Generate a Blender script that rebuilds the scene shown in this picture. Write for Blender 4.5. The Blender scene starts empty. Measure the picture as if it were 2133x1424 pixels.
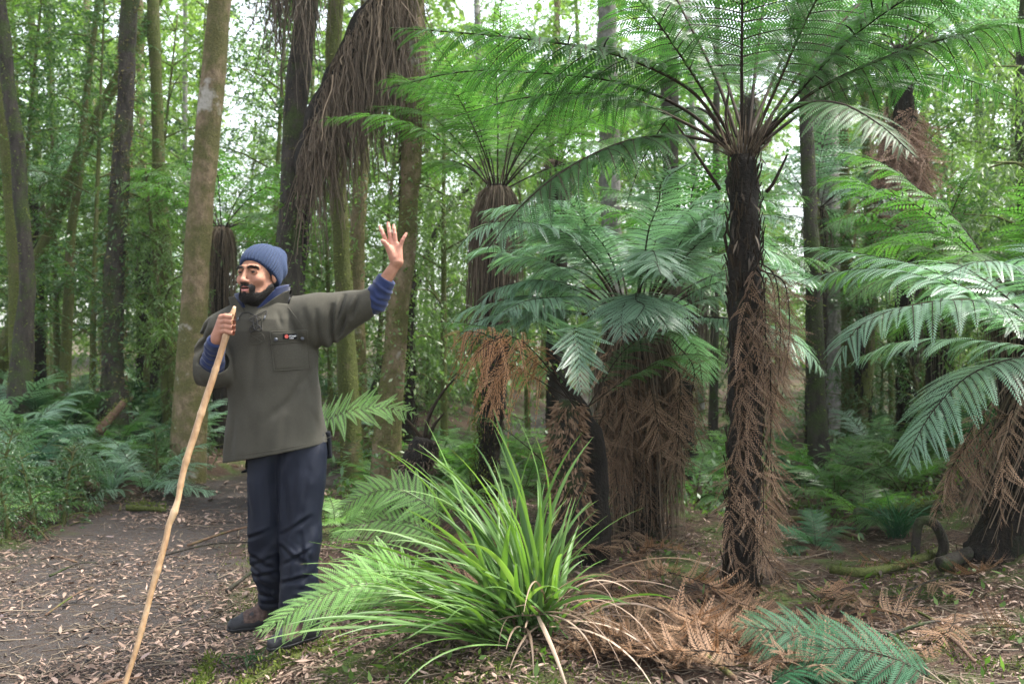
import bpy, math, random, os
import numpy as np
SC = bpy.context.scene
COL = SC.collection
rng = np.random.default_rng(7)
random.seed(7)
R = math.radians

# ---------------------------------------------------------------- camera, sky, sun, exposure
CAM_H = 1.35
FPX = 2074.0
cam_d = bpy.data.cameras.new("camera")
cam = bpy.data.objects.new("camera", cam_d)
COL.objects.link(cam)
cam.location = (0, 0, CAM_H)
cam.rotation_euler = (R(90), 0, 0)
cam_d.sensor_width = 36.0
cam_d.lens = 36.0 * FPX / 2133.0
cam_d.clip_start = 0.05
cam_d.clip_end = 600
cam_d.dof.use_dof = True
cam_d.dof.focus_distance = 4.75
cam_d.dof.aperture_fstop = 3.2
SC.camera = cam

world = bpy.data.worlds.new("World")
SC.world = world
world.use_nodes = True
wn = world.node_tree
wn.nodes.clear()
wo = wn.nodes.new("ShaderNodeOutputWorld")
bg = wn.nodes.new("ShaderNodeBackground")
sky = wn.nodes.new("ShaderNodeTexSky")
sky.sky_type = 'NISHITA'
sky.sun_disc = False
SUN_EL, SUN_AZ = R(64), R(80)      # azimuth from +Y towards +X
sky.sun_elevation = SUN_EL
sky.sun_rotation = SUN_AZ
sky.altitude = 200
sky.air_density = 1.0
sky.dust_density = 3.0
sky.ozone_density = 1.0
bg.inputs[1].default_value = 0.13
hsv = wn.nodes.new("ShaderNodeHueSaturation")      # thin high overcast: the same sky, greyer
hsv.inputs["Saturation"].default_value = .35
wn.links.new(sky.outputs[0], hsv.inputs["Color"])
wn.links.new(hsv.outputs[0], bg.inputs[0])
wn.links.new(bg.outputs[0], wo.inputs[0])

sun_d = bpy.data.lights.new("sun", 'SUN')
sun_d.energy = 2.5
sun_d.angle = R(11)
sun_d.color = (1.0, 0.96, 0.88)
sun = bpy.data.objects.new("sun", sun_d)
COL.objects.link(sun)
# light comes from azimuth SUN_AZ, elevation SUN_EL
sun.rotation_euler = (R(90) - SUN_EL, 0, -SUN_AZ + math.pi)

vs = SC.view_settings
vs.view_transform = 'Standard'
vs.look = 'None'
vs.exposure = 2.4
vs.gamma = 1.0
vs.use_curve_mapping = False
SC.render.engine = 'CYCLES'
SC.cycles.max_bounces = 8
SC.cycles.diffuse_bounces = 4
SC.cycles.glossy_bounces = 2
SC.cycles.transmission_bounces = 4
SC.cycles.transparent_max_bounces = 4

# ---------------------------------------------------------------- helpers
def P(px, py, Y):
    return np.array([(px - 1066.5) / FPX * Y, Y, CAM_H - (py - 712.0) / FPX * Y])

def sstep(a, b, x):
    t = np.clip((x - a) / (b - a), 0, 1)
    return t * t * (3 - 2 * t)

def _hash(ix, iy, iz, seed):
    h = (ix * 374761393 + iy * 668265263 + iz * 2147483647 + seed * 974634777) & 0xFFFFFFFF
    h = ((h ^ (h >> 13)) * 1274126177) & 0xFFFFFFFF
    h = h ^ (h >> 16)
    return (h & 0xFFFF) / 65535.0

def vnoise(p, seed=0):
    """value noise -1..1 at points p (N,3) or (N,2)"""
    p = np.asarray(p, float)
    if p.shape[-1] == 2:
        p = np.concatenate([p, np.zeros(p.shape[:-1] + (1,))], -1)
    i = np.floor(p).astype(np.int64)
    f = p - i
    f = f * f * (3 - 2 * f)
    r = 0
    for dx in (0, 1):
        wx = f[..., 0] if dx else 1 - f[..., 0]
        for dy in (0, 1):
            wy = f[..., 1] if dy else 1 - f[..., 1]
            for dz in (0, 1):
                wz = f[..., 2] if dz else 1 - f[..., 2]
                r = r + wx * wy * wz * _hash(i[..., 0] + dx, i[..., 1] + dy, i[..., 2] + dz, seed)
    return r * 2 - 1

def fbm(p, seed=0, oct=3):
    p = np.asarray(p, float)
    a, s, r = 1.0, 1.0, 0
    for k in range(oct):
        r = r + a * vnoise(p * s, seed + k * 17)
        a *= .5; s *= 2.03
    return r

def norm(v):
    v = np.asarray(v, float)
    return v / np.maximum(np.linalg.norm(v, axis=-1, keepdims=True), 1e-9)

def spline(pts, n):
    """Catmull-Rom through control rows (any columns), n samples evenly by chord"""
    p = np.asarray(pts, float)
    if len(p) == 2:
        t = np.linspace(0, 1, n)[:, None]
        return p[0] * (1 - t) + p[1] * t
    q = np.vstack([2 * p[0] - p[1], p, 2 * p[-1] - p[-2]])
    out = []
    m = 14
    for k in range(1, len(q) - 2):
        t = np.linspace(0, 1, m, endpoint=False)[:, None]
        a, b, c, d = q[k - 1], q[k], q[k + 1], q[k + 2]
        out.append(.5 * ((2 * b) + (-a + c) * t + (2 * a - 5 * b + 4 * c - d) * t ** 2 + (-a + 3 * b - 3 * c + d) * t ** 3))
    out.append(p[-1][None])
    o = np.vstack(out)
    s = np.concatenate([[0], np.cumsum(np.linalg.norm(np.diff(o[:, :3], axis=0), axis=1))])
    u = np.linspace(0, s[-1], n)
    return np.stack([np.interp(u, s, o[:, c]) for c in range(o.shape[1])], 1)

class Acc:
    """collects geometry for ONE mesh"""
    def __init__(s):
        s.V = []; s.Q = []; s.T = []; s.qm = []; s.tm = []; s.r = []; s.n = 0
    def add(s, V, Q=None, T=None, mat=0, rnd=0.5):
        V = np.asarray(V, float).reshape(-1, 3)
        if Q is not None and len(Q):
            s.Q.append(np.asarray(Q, np.int64).reshape(-1, 4) + s.n); s.qm.append(np.full(len(s.Q[-1]), mat))
        if T is not None and len(T):
            s.T.append(np.asarray(T, np.int64).reshape(-1, 3) + s.n); s.tm.append(np.full(len(s.T[-1]), mat))
        s.r.append(np.broadcast_to(np.asarray(rnd, float), (len(V),)))
        s.V.append(V); s.n += len(V)
        return s
    def mesh(s, name, mats, origin=None, smooth=True):
        V = np.vstack(s.V)
        if origin is not None: V = V - np.asarray(origin)
        Q = np.vstack(s.Q) if s.Q else np.zeros((0, 4), int)
        T = np.vstack(s.T) if s.T else np.zeros((0, 3), int)
        me = bpy.data.meshes.new(name)
        me.vertices.add(len(V)); me.vertices.foreach_set("co", V.astype(np.float32).ravel())
        nl = len(Q) * 4 + len(T) * 3
        me.loops.add(nl)
        me.loops.foreach_set("vertex_index", np.concatenate([Q.ravel(), T.ravel()]).astype(np.int32))
        npoly = len(Q) + len(T)
        me.polygons.add(npoly)
        st = np.concatenate([np.arange(len(Q)) * 4, len(Q) * 4 + np.arange(len(T)) * 3])
        me.polygons.foreach_set("loop_start", st.astype(np.int32))
        for m in mats: me.materials.append(m)
        mi = np.concatenate((s.qm or [np.zeros(0)]) + (s.tm or [np.zeros(0)])).astype(np.int32)
        me.polygons.foreach_set("material_index", mi)
        me.polygons.foreach_set("use_smooth", np.full(npoly, smooth, dtype=bool))
        a = me.attributes.new("rnd", 'FLOAT', 'POINT')
        a.data.foreach_set("value", np.concatenate(s.r).astype(np.float32))
        me.update(calc_edges=True)
        return me
    def obj(s, name, mats, parent=None, origin=None, smooth=True):
        if not isinstance(mats, (list, tuple)): mats = [mats]
        o = bpy.data.objects.new(name, s.mesh(name, mats, origin, smooth))
        COL.objects.link(o)
        if parent is not None: o.parent = parent
        elif origin is not None: o.location = tuple(origin)
        return o

def tag(o, label=None, cat=None, group=None, kind=None):
    if label: o["label"] = label
    if cat: o["category"] = cat
    if group: o["group"] = group
    if kind: o["kind"] = kind
    return o

def thing(name, label, cat, loc=(0, 0, 0), group=None, rz=0.0):
    o = bpy.data.objects.new(name, None)
    COL.objects.link(o)
    o.empty_display_size = .1
    o.location = tuple(loc); o.rotation_euler = (0, 0, rz)
    return tag(o, label, cat, group)

def copy_tree(root, loc, rz=0.0, sc=1.0, label=None, group=None, tilt=(0, 0)):
    r = root.copy(); COL.objects.link(r)
    r.location = tuple(loc); r.rotation_euler = (tilt[0], tilt[1], rz)
    r.scale = (sc, sc, sc)
    if label: r["label"] = label
    if group: r["group"] = group
    for ch in list(root.children):
        c = ch.copy(); COL.objects.link(c); c.parent = r
        for g in ch.children:
            d = g.copy(); COL.objects.link(d); d.parent = c
    return r

def frames(C, side=None):
    T = norm(np.gradient(C, axis=0))
    if side is None:
        up = np.array([0, 0, 1.0])
        S = np.cross(T, up)
        bad = np.linalg.norm(S, axis=1) < .05
        S[bad] = np.array([1.0, 0, 0])
    else:
        S = np.broadcast_to(np.asarray(side, float), T.shape).copy()
    S = norm(S - (S * T).sum(1, keepdims=True) * T)
    N = np.cross(S, T)
    return T, S, N

def tube(acc, C, r, seg=8, mat=0, rnd=.5, cap=True, disp=None, seed=0):
    """tube with optional radial displacement function disp(points)->factor"""
    C = np.asarray(C, float); K = len(C)
    r = np.broadcast_to(np.asarray(r, float), (K,))
    T = norm(np.gradient(C, axis=0))
    # parallel frame
    ref = np.array([0, 1.0, 0]) if abs(T[0][1]) < .9 else np.array([1.0, 0, 0])
    S = norm(np.cross(T, ref)); N = np.cross(S, T)
    a = np.linspace(0, 2 * math.pi, seg, endpoint=False)
    V = C[:, None] + r[:, None, None] * (np.cos(a)[None, :, None] * S[:, None] + np.sin(a)[None, :, None] * N[:, None])
    if disp is not None:
        d = V - C[:, None]
        V = C[:, None] + d * (1 + disp(V.reshape(-1, 3)).reshape(K, seg, 1))
    i = np.arange(K - 1)[:, None] * seg; j = np.arange(seg)[None]; j2 = (j + 1) % seg
    Q = np.stack([i + j, i + j2, i + seg + j2, i + seg + j], -1).reshape(-1, 4)
    V = V.reshape(-1, 3)
    Tt = None
    if cap:
        V = np.vstack([V, C[:1] - T[:1] * r[0] * .2, C[-1:] + T[-1:] * r[-1] * .3])
        jj = np.arange(seg); b0 = K * seg; b1 = b0 + 1; l = (K - 1) * seg
        Tt = np.vstack([np.stack([np.full(seg, b0), (jj + 1) % seg, jj], 1),
                        np.stack([np.full(seg, b1), l + jj, l + (jj + 1) % seg], 1)])
    acc.add(V, Q, Tt, mat, rnd)
    return V

def strands(acc, PTS, r, mat=0, rnd=None, seg=3):
    """many thin tubes at once, PTS (n,K,3), r scalar / (n,) / (n,K)"""
    n, K, _ = PTS.shape
    T = norm(np.gradient(PTS, axis=1))
    ref = norm(rng.normal(size=(n, 1, 3)))
    S = norm(np.cross(T, ref)); N = np.cross(S, T)
    r = np.asarray(r, float)
    if r.ndim == 1: r = r[:, None]
    r = np.broadcast_to(r, (n, K))
    a = np.linspace(0, 2 * math.pi, seg, endpoint=False)
    V = PTS[:, :, None] + r[:, :, None, None] * (np.cos(a)[:, None] * S[:, :, None] + np.sin(a)[:, None] * N[:, :, None])
    base = (np.arange(n)[:, None, None] * K + np.arange(K - 1)[None, :, None]) * seg
    j = np.arange(seg)[None, None]; j2 = (j + 1) % seg
    Q = np.stack([base + j, base + j2, base + seg + j2, base + seg + j], -1).reshape(-1, 4)
    if rnd is None: rnd = rng.random(n)
    acc.add(V.reshape(-1, 3), Q, None, mat, np.repeat(rnd, K * seg))

def leaves(acc, C, D, Nn, L, W, mat=0, rnd=None, curl=.0, six=False):
    """kite leaves. C base points, D direction, Nn normal hint, L length, W width"""
    n = len(C)
    D = norm(D); S = norm(np.cross(D, Nn)); N = np.cross(S, D)
    L = np.broadcast_to(np.asarray(L, float), (n,))[:, None]; W = np.broadcast_to(np.asarray(W, float), (n,))[:, None]
    if rnd is None: rnd = rng.random(n)
    if six:
        c = np.broadcast_to(np.asarray(curl, float), (n,))[:, None]
        V = np.stack([C, C + D * L * .33 + S * W * .5 + N * L * c * .6, C + D * L * .33 - S * W * .5 + N * L * c * .6,
                      C + D * L * .7 + S * W * .38 + N * L * c * .7, C + D * L * .7 - S * W * .38 + N * L * c * .7,
                      C + D * L], 1)
        V[:, 1:5] += (N * W * .16)[:, None]
        b = np.arange(n)[:, None] * 6
        Q = b + np.array([[1, 2, 4, 3]]); T = np.vstack([b + np.array([[0, 2, 1]]), b + np.array([[3, 4, 5]])])
        acc.add(V.reshape(-1, 3), Q, T, mat, np.repeat(rnd, 6))
    else:
        V = np.stack([C, C + D * L * .4 + S * W * .5, C + D * L - N * L * curl, C + D * L * .4 - S * W * .5], 1)
        b = np.arange(n)[:, None] * 4
        acc.add(V.reshape(-1, 3), b + np.array([[0, 1, 2, 3]]), None, mat, np.repeat(rnd, 4))

# ---------------------------------------------------------------- materials
def mat_new(name):
    m = bpy.data.materials.new(name); m.use_nodes = True
    nt = m.node_tree; nt.nodes.clear()
    out = nt.nodes.new("ShaderNodeOutputMaterial")
    b = nt.nodes.new("ShaderNodeBsdfPrincipled")
    nt.links.new(b.outputs[0], out.inputs[0])
    return m, nt, b, out

def ramp(nt, fac, stops, interp='LINEAR'):
    r = nt.nodes.new("ShaderNodeValToRGB")
    r.color_ramp.interpolation = interp
    e = r.color_ramp.elements
    while len(e) < len(stops): e.new(.5)
    for k, (p, c) in enumerate(stops):
        e[k].position = p; e[k].color = (c[0], c[1], c[2], 1)
    if fac is not None: nt.links.new(fac, r.inputs[0])
    return r

def mth(nt, op, a, b=None, clamp=False):
    n = nt.nodes.new("ShaderNodeMath"); n.operation = op; n.use_clamp = clamp
    for k, v in enumerate((a, b)):
        if v is None: continue
        if isinstance(v, (int, float)): n.inputs[k].default_value = v
        else: nt.links.new(v, n.inputs[k])
    return n.outputs[0]

def noise(nt, scale, detail=4, rough=.6, coord='Object', dist=0.0, stretch=None):
    tc = nt.nodes.new("ShaderNodeTexCoord")
    n = nt.nodes.new("ShaderNodeTexNoise")
    n.inputs["Scale"].default_value = scale; n.inputs["Detail"].default_value = detail
    n.inputs["Roughness"].default_value = rough; n.inputs["Distortion"].default_value = dist
    if stretch:
        mp = nt.nodes.new("ShaderNodeMapping"); mp.inputs["Scale"].default_value = stretch
        nt.links.new(tc.outputs[coord], mp.inputs[0]); nt.links.new(mp.outputs[0], n.inputs[0])
    else:
        nt.links.new(tc.outputs[coord], n.inputs[0])
    return n.outputs[0]

def mix(nt, fac, a, b):
    m = nt.nodes.new("ShaderNodeMix"); m.data_type = 'RGBA'
    if isinstance(fac, (int, float)): m.inputs[0].default_value = fac
    else: nt.links.new(fac, m.inputs[0])
    for k, v in ((6, a), (7, b)):
        if isinstance(v, tuple): m.inputs[k].default_value = (*v, 1)
        else: nt.links.new(v, m.inputs[k])
    return m.outputs[2]

def bump(nt, b, h, strength, dist):
    n = nt.nodes.new("ShaderNodeBump"); n.inputs["Strength"].default_value = strength
    n.inputs["Distance"].default_value = dist
    nt.links.new(h, n.inputs["Height"]); nt.links.new(n.outputs[0], b.inputs["Normal"])

def leafmat(name, cols, rough=.45, transl=.35, tcol=None, spec=.5, objvar=.35, dead=None):
    m, nt, b, out = mat_new(name)
    at = nt.nodes.new("ShaderNodeAttribute"); at.attribute_name = "rnd"
    oi = nt.nodes.new("ShaderNodeObjectInfo")
    f = mth(nt, 'ADD', mth(nt, 'MULTIPLY', at.outputs["Fac"], 1 - objvar), mth(nt, 'MULTIPLY', oi.outputs["Random"], objvar))
    stops = [(k / (len(cols) - 1), c) for k, c in enumerate(cols)]
    if dead: stops = [(p * .93, c) for p, c in stops] + [(.965, dead)]
    c = ramp(nt, f, stops).outputs[0]
    nt.links.new(c, b.inputs["Base Color"])
    b.inputs["Roughness"].default_value = rough
    b.inputs["Specular IOR Level"].default_value = spec
    if transl > 0:
        t = nt.nodes.new("ShaderNodeBsdfTranslucent")
        k = tcol or (1.4, 1.65, .8)
        mm = nt.nodes.new("ShaderNodeMix"); mm.data_type = 'RGBA'; mm.blend_type = 'MULTIPLY'; mm.clamp_result = False
        mm.inputs[0].default_value = 1; nt.links.new(c, mm.inputs[6]); mm.inputs[7].default_value = (*k, 1)
        nt.links.new(mm.outputs[2], t.inputs[0])
        ms = nt.nodes.new("ShaderNodeMixShader"); ms.inputs[0].default_value = transl
        nt.links.new(b.outputs[0], ms.inputs[1]); nt.links.new(t.outputs[0], ms.inputs[2])
        nt.links.new(ms.outputs[0], out.inputs[0])
    return m

def barkmat(name, c0, c1, moss, amt, sc=18, stretch=(1, 1, .25), lichen=None):
    m, nt, b, out = mat_new(name)
    n1 = noise(nt, sc, 6, .7, stretch=stretch)
    n2 = noise(nt, 3.5, 5, .65)
    n3 = noise(nt, 60, 3, .6)
    c = ramp(nt, n1, [(.35, c0), (.65, c1)]).outputs[0]
    f = ramp(nt, n2, [(.62 - amt * .45, (0, 0, 0)), (.72 - amt * .35, (1, 1, 1))]).outputs[0]
    mc = ramp(nt, n3, [(.3, tuple(x * .5 for x in moss)), (.7, moss)]).outputs[0]
    c = mix(nt, f, c, mc)
    if lichen:
        n4 = noise(nt, 2.2, 4, .6)
        c = mix(nt, ramp(nt, n4, [(.6, (0, 0, 0)), (.66, (1, 1, 1))]).outputs[0], c, lichen)
    nt.links.new(c, b.inputs["Base Color"])
    b.inputs["Roughness"].default_value = .85
    b.inputs["Specular IOR Level"].default_value = .25
    bump(nt, b, mth(nt, 'ADD', n1, n3), .8, .02)
    return m

G = lambda *a: tuple(a)
M = {}
M['leaf_bg'] = leafmat("bush leaf", [(.04, .08, .018), (.08, .145, .03), (.14, .21, .06)], .42, .5, spec=.5)
M['leaf_dark'] = leafmat("dark leaf", [(.018, .05, .018), (.04, .09, .03), (.07, .14, .045)], .38, .35)
M['leaf_light'] = leafmat("pale willow leaf", [(.05, .1, .03), (.09, .15, .05), (.15, .22, .08)], .4, .5)
M['leaf_far'] = leafmat("sunlit far leaf", [(.09, .15, .03), (.17, .24, .06), (.28, .34, .1)], .6, .55, spec=.2)  # sunlight on the far trees put into brighter, yellower leaf colours
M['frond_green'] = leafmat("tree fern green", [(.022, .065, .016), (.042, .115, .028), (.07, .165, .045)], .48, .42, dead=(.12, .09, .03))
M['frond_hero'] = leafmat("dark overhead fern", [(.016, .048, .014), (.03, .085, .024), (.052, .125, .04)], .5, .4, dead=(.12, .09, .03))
M['frond_silver_sheen'] = leafmat("silver fern", [(.09, .17, .115), (.15, .255, .175), (.24, .37, .265)], .38, .3, tcol=(1.3, 1.7, .9), spec=.75)  # silvery sky reflection on the fronds painted in as paler green
M['frond_bright'] = leafmat("bright fern", [(.04, .105, .024), (.07, .16, .04), (.11, .21, .06)], .45, .5)
M['frond_dark'] = leafmat("dark ground fern", [(.012, .055, .026), (.02, .08, .036), (.034, .105, .048)], .6, .25, spec=.2)
M['frond_lime'] = leafmat("pale green ground fern", [(.15, .29, .07), (.22, .4, .12), (.3, .48, .18)], .5, .45)  # pale green leaf, colour lifted further for light falling from above
M['frond_dead'] = leafmat("dead fern", [(.06, .04, .025), (.165, .105, .065), (.32, .215, .14)], .7, .2, tcol=(1.3, 1.1, .9), spec=.2)
M['frond_pink'] = leafmat("pink brown dead fern", [(.17, .1, .075), (.32, .2, .145), (.44, .3, .22)], .7, .2, tcol=(1.2, 1.1, .9), spec=.2)
M['frond_rust'] = leafmat("rusty dead fern", [(.09, .05, .028), (.19, .11, .063), (.33, .205, .125)], .65, .25, tcol=(1.3, 1.1, .9), spec=.25)
M['frond_copper'] = leafmat("copper dead fern", [(.2, .1, .05), (.34, .185, .095), (.45, .27, .15)], .65, .3, tcol=(1.3, 1.1, .9), spec=.2)
M['stalk_dark'] = leafmat("dark stipe", [(.009, .007, .005), (.022, .015, .01), (.04, .03, .016)], .8, 0, spec=.15)
M['stalk_green'] = leafmat("green stipe", [(.05, .06, .02), (.08, .09, .03)], .5, 0)
M['strand'] = leafmat("hanging dead strand", [(.036, .027, .019), (.095, .07, .049), (.19, .145, .1)], .75, 0, spec=.2, objvar=.15)
M['strand_grey'] = leafmat("grey brown strand", [(.035, .028, .021), (.095, .074, .053), (.2, .16, .12)], .75, 0, spec=.2, objvar=.15)
M['bark_dark'] = barkmat("dark bark", (.012, .01, .008), (.05, .042, .034), (.04, .06, .015), .35)
M['bark_fern'] = barkmat("tree fern trunk", (.004, .0035, .003), (.018, .013, .009), (.02, .028, .01), .1, 30, (1, 1, .2))
M['bark_brown'] = barkmat("pale brown mossy bark", (.11, .08, .048), (.22, .165, .1), (.11, .105, .035), .5, 26, (1, 1, .6), (.33, .31, .27))
M['bark_moss'] = barkmat("mossy bark", (.06, .048, .03), (.15, .12, .07), (.09, .105, .026), .7)
M['bark_grey'] = barkmat("grey lichen bark", (.1, .095, .085), (.24, .23, .21), (.1, .105, .07), .3, 22, (1, 1, .5), (.27, .26, .24))
M['moss'] = leafmat("moss", [(.035, .05, .01), (.08, .11, .02), (.16, .18, .04)], .8, .2, spec=.15)
M['moss_brown'] = leafmat("brown moss", [(.05, .04, .018), (.11, .095, .04), (.18, .16, .065)], .8, .15, spec=.15)
M['wood_dead'] = barkmat("rotting wood", (.05, .028, .018), (.14, .085, .055), (.08, .1, .02), .25, 20, (.3, 1, 1))
M['flax'] = leafmat("flax blade", [(.05, .11, .028), (.095, .185, .045), (.16, .26, .085)], .46, .35, tcol=(1.4, 1.5, .55), spec=.4, objvar=0, dead=(.2, .17, .06))
M['flax_dead'] = leafmat("dead blade", [(.09, .06, .04), (.2, .14, .1), (.36, .27, .2)], .6, .1, tcol=(1.2, 1.1, .9), spec=.3, objvar=0)
M['litter'] = leafmat("fallen leaf", [(.028, .018, .013), (.06, .038, .027), (.11, .07, .05), (.18, .12, .09), (.32, .225, .175), (.12, .09, .095)], .6, .1, tcol=(1.2, 1, .9), spec=.35, objvar=0)
M['twig'] = leafmat("twig", [(.03, .024, .018), (.09, .07, .05), (.2, .16, .12)], .8, 0, spec=.2)


HAZE = .0006
# ---------------------------------------------------------------- ground
PATH = spline([(-1.95, 1.0), (-1.95, 3.4), (-2.25, 5.2), (-2.75, 7.2), (-2.75, 9.3), (-2.1, 11.3), (-1.0, 13.0), (.3, 15.5), (1.2, 19), (3, 26)], 160)
PW = 0.93
def path_dist(x, y):
    x = np.asarray(x, float); y = np.asarray(y, float)
    p = np.stack([x.ravel(), y.ravel()], 1)
    out = np.full(len(p), 9.0)
    near = (p[:, 1] < 28) & (np.abs(p[:, 0]) < 9)
    q = p[near]
    d = np.full(len(q), 99.0)
    for k in range(0, len(PATH), 2):
        d = np.minimum(d, np.hypot(q[:, 0] - PATH[k, 0], q[:, 1] - PATH[k, 1]))
    out[near] = d
    return out.reshape(x.shape)
def gz(x, y):
    x = np.asarray(x, float); y = np.asarray(y, float)
    d = path_dist(x, y)
    on = 1 - sstep(PW - .12, PW + .3, d)
    p = np.stack([x, y], -1)
    rough = fbm(p * .9, 3, 3) * .05 + fbm(p * 3.1, 5, 3) * .022
    z = -.13 * on + rough * (1 - on * .85)
    # banks
    left = sstep(PW + .2, PW + 1.6, d) * (x < np.interp(y, PATH[:, 1], PATH[:, 0])) * (y < 30)
    z = z + .28 * left * sstep(3, 7, y)
    z = z + .34 * sstep(2.0, 3.2, x - (y - 5) * .25) * sstep(4.2, 5.6, y) * (1 - sstep(8, 12, y))
    z = z + .05 * np.exp(-((x - .25) ** 2 + (y - 4.35) ** 2) / .5)
    z = z + .012 * np.maximum(0, y - 12) + .006 * np.maximum(0, y - 30)
    return z
def gz1(x, y): return float(gz(np.array([x]), np.array([y]))[0])
def Gp(px, Y, lift=0.0):
    x = (px - 1066.5) / FPX * Y
    return np.array([x, Y, gz1(x, Y) + lift])

def axis_pts(lo, hi, c, fine, n):
    t = np.linspace(-1, 1, n)
    s = np.sinh(t * 4.2) / np.sinh(4.2)
    return c + np.where(s < 0, s * (c - lo), s * (hi - c))
gx = np.unique(np.concatenate([np.linspace(-4.2, 4.2, 300), np.linspace(-20, -4.2, 70), np.linspace(4.2, 20, 70), np.linspace(-170, -20, 16), np.linspace(20, 170, 16)]))
gy = np.unique(np.concatenate([np.linspace(-40, 2.5, 18), np.linspace(2.5, 9.5, 330), np.linspace(9.5, 30, 130), np.linspace(30, 220, 24)]))
GX, GY = np.meshgrid(gx, gy)
GZ = gz(GX, GY)
fine = (fbm(np.stack([GX, GY], -1) * 14, 21, 3)) * .008 + np.abs(fbm(np.stack([GX, GY], -1) * 6, 29, 2)) * .012
GZ = GZ + fine * (GY < 12)
acc = Acc()
ny, nx = GX.shape
idx = np.arange(nx * ny).reshape(ny, nx)
Q = np.stack([idx[:-1, :-1], idx[:-1, 1:], idx[1:, 1:], idx[1:, :-1]], -1).reshape(-1, 4)
dd = path_dist(GX, GY)
onp = (1 - sstep(PW - .35, PW + .1, dd + fbm(np.stack([GX, GY], -1) * 2.2, 8, 3) * .16))
acc.add(np.stack([GX, GY, GZ], -1), Q, None, 0, onp.ravel())
m, nt, b, out = mat_new("forest floor")
at = nt.nodes.new("ShaderNodeAttribute"); at.attribute_name = "rnd"
n1 = noise(nt, 34, 8, .8); n2 = noise(nt, 2.4, 5, .6); n3 = noise(nt, 140, 3, .7); n5 = noise(nt, 1.1, 4, .6)
vor = nt.nodes.new("ShaderNodeTexVoronoi"); tc = nt.nodes.new("ShaderNodeTexCoord"); nt.links.new(tc.outputs["Object"], vor.inputs[0]); vor.inputs["Scale"].default_value = 75
soil = ramp(nt, n1, [(.3, (.014, .008, .006)), (.52, (.05, .03, .02)), (.7, (.13, .08, .055))]).outputs[0]
grav = ramp(nt, n3, [(.3, (.016, .016, .017)), (.58, (.05, .049, .05)), (.8, (.15, .15, .15))]).outputs[0]
gravn = mix(nt, ramp(nt, n1, [(.38, (0, 0, 0)), (.56, (1, 1, 1))]).outputs[0], grav, (.042, .03, .024))
mossc = ramp(nt, n3, [(.3, (.02, .035, .008)), (.7, (.07, .1, .02))]).outputs[0]
offp = mix(nt, ramp(nt, n2, [(.5, (0, 0, 0)), (.62, (1, 1, 1))]).outputs[0], soil, mossc)
c = mix(nt, at.outputs["Fac"], offp, gravn)
nt.links.new(c, b.inputs["Base Color"]); b.inputs["Roughness"].default_value = .9; b.inputs["Specular IOR Level"].default_value = .25
bump(nt, b, mth(nt, 'ADD', n1, mth(nt, 'MULTIPLY', vor.outputs["Distance"], .6)), .9, .02)
gr = acc.obj("ground", m); gr["kind"] = "structure"

# ---------------------------------------------------------------- leaf litter (uncountable)
def rand_ground(n, x0, x1, y0, y1, dens=None):
    """points roughly even in the picture: y ~ inverse"""
    u = rng.random(n)
    y = 1 / (1 / y0 + u * (1 / y1 - 1 / y0))
    x = (x0 + rng.random(n) * (x1 - x0)) * y
    return x, y
def litter(n, y0, y1, size, seed_keep):
    x, y = rand_ground(n, -.56, .56, y0, y1)
    d = path_dist(x, y)
    dens = np.clip(.55 + .9 * fbm(np.stack([x, y], -1) * 1.7, 31, 3), .08, 1)
    dens = np.where(d < PW - .3, dens * .9, dens)
    dens = np.where((x > 1.2) & (y < 9), dens * .65, dens)
    k = rng.random(n) < dens
    x, y = x[k], y[k]; n = len(x)
    z = gz(x, y) + .012 + rng.random(n) * .012
    a = rng.random(n) * 2 * math.pi
    tilt = rng.normal(0, .22, n)
    D = np.stack([np.cos(a), np.sin(a), tilt], 1)
    N = norm(np.stack([rng.normal(0, .35, n), rng.normal(0, .35, n), np.ones(n)], 1))
    L = size * (.5 + rng.random(n) ** 2 * 1.1)
    return np.stack([x, y, z], 1), D, N, L, L * (.14 + .2 * rng.random(n)), rng.normal(.02, .12, n)
acc = Acc()
for (n, y0, y1, s) in ((40000, 3.2, 9, .046), (60000, 3.2, 9, .018), (22000, 8, 15, .055), (9000, 8.5, 20, .08)):
    C, D, N, L, W, cu = litter(n, y0, y1, s, 0)
    leaves(acc, C, D, N, L, W, 0, rng.beta(2, 2, len(C)), cu, six=True)
o = acc.obj("leaf_litter", M['litter']); tag(o, "pinkish brown fallen leaves scattered over path and forest floor", "leaf litter", None, "stuff")

acc = Acc()
n = 5200
x, y = rand_ground(n, -.56, .56, 3.3, 12)
a = rng.random(n) * 6.28
Lh = .03 + rng.random(n) ** 3 * .16
t = np.linspace(-1, 1, 4)
Cc = np.stack([x, y, gz(x, y) + .016], 1)
dv = np.stack([np.cos(a), np.sin(a), rng.normal(0, .1, n)], 1)
pts = Cc[:, None] + dv[:, None] * (t[None, :, None] * Lh[:, None, None]) + rng.normal(0, .004, (n, 4, 3))
strands(acc, pts, .0012 + rng.random(n) ** 2 * .0035, 0)
o = acc.obj("twig_litter", M['twig']); tag(o, "thin dry twigs lying among the fallen leaves", "twigs", None, "stuff")

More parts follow.
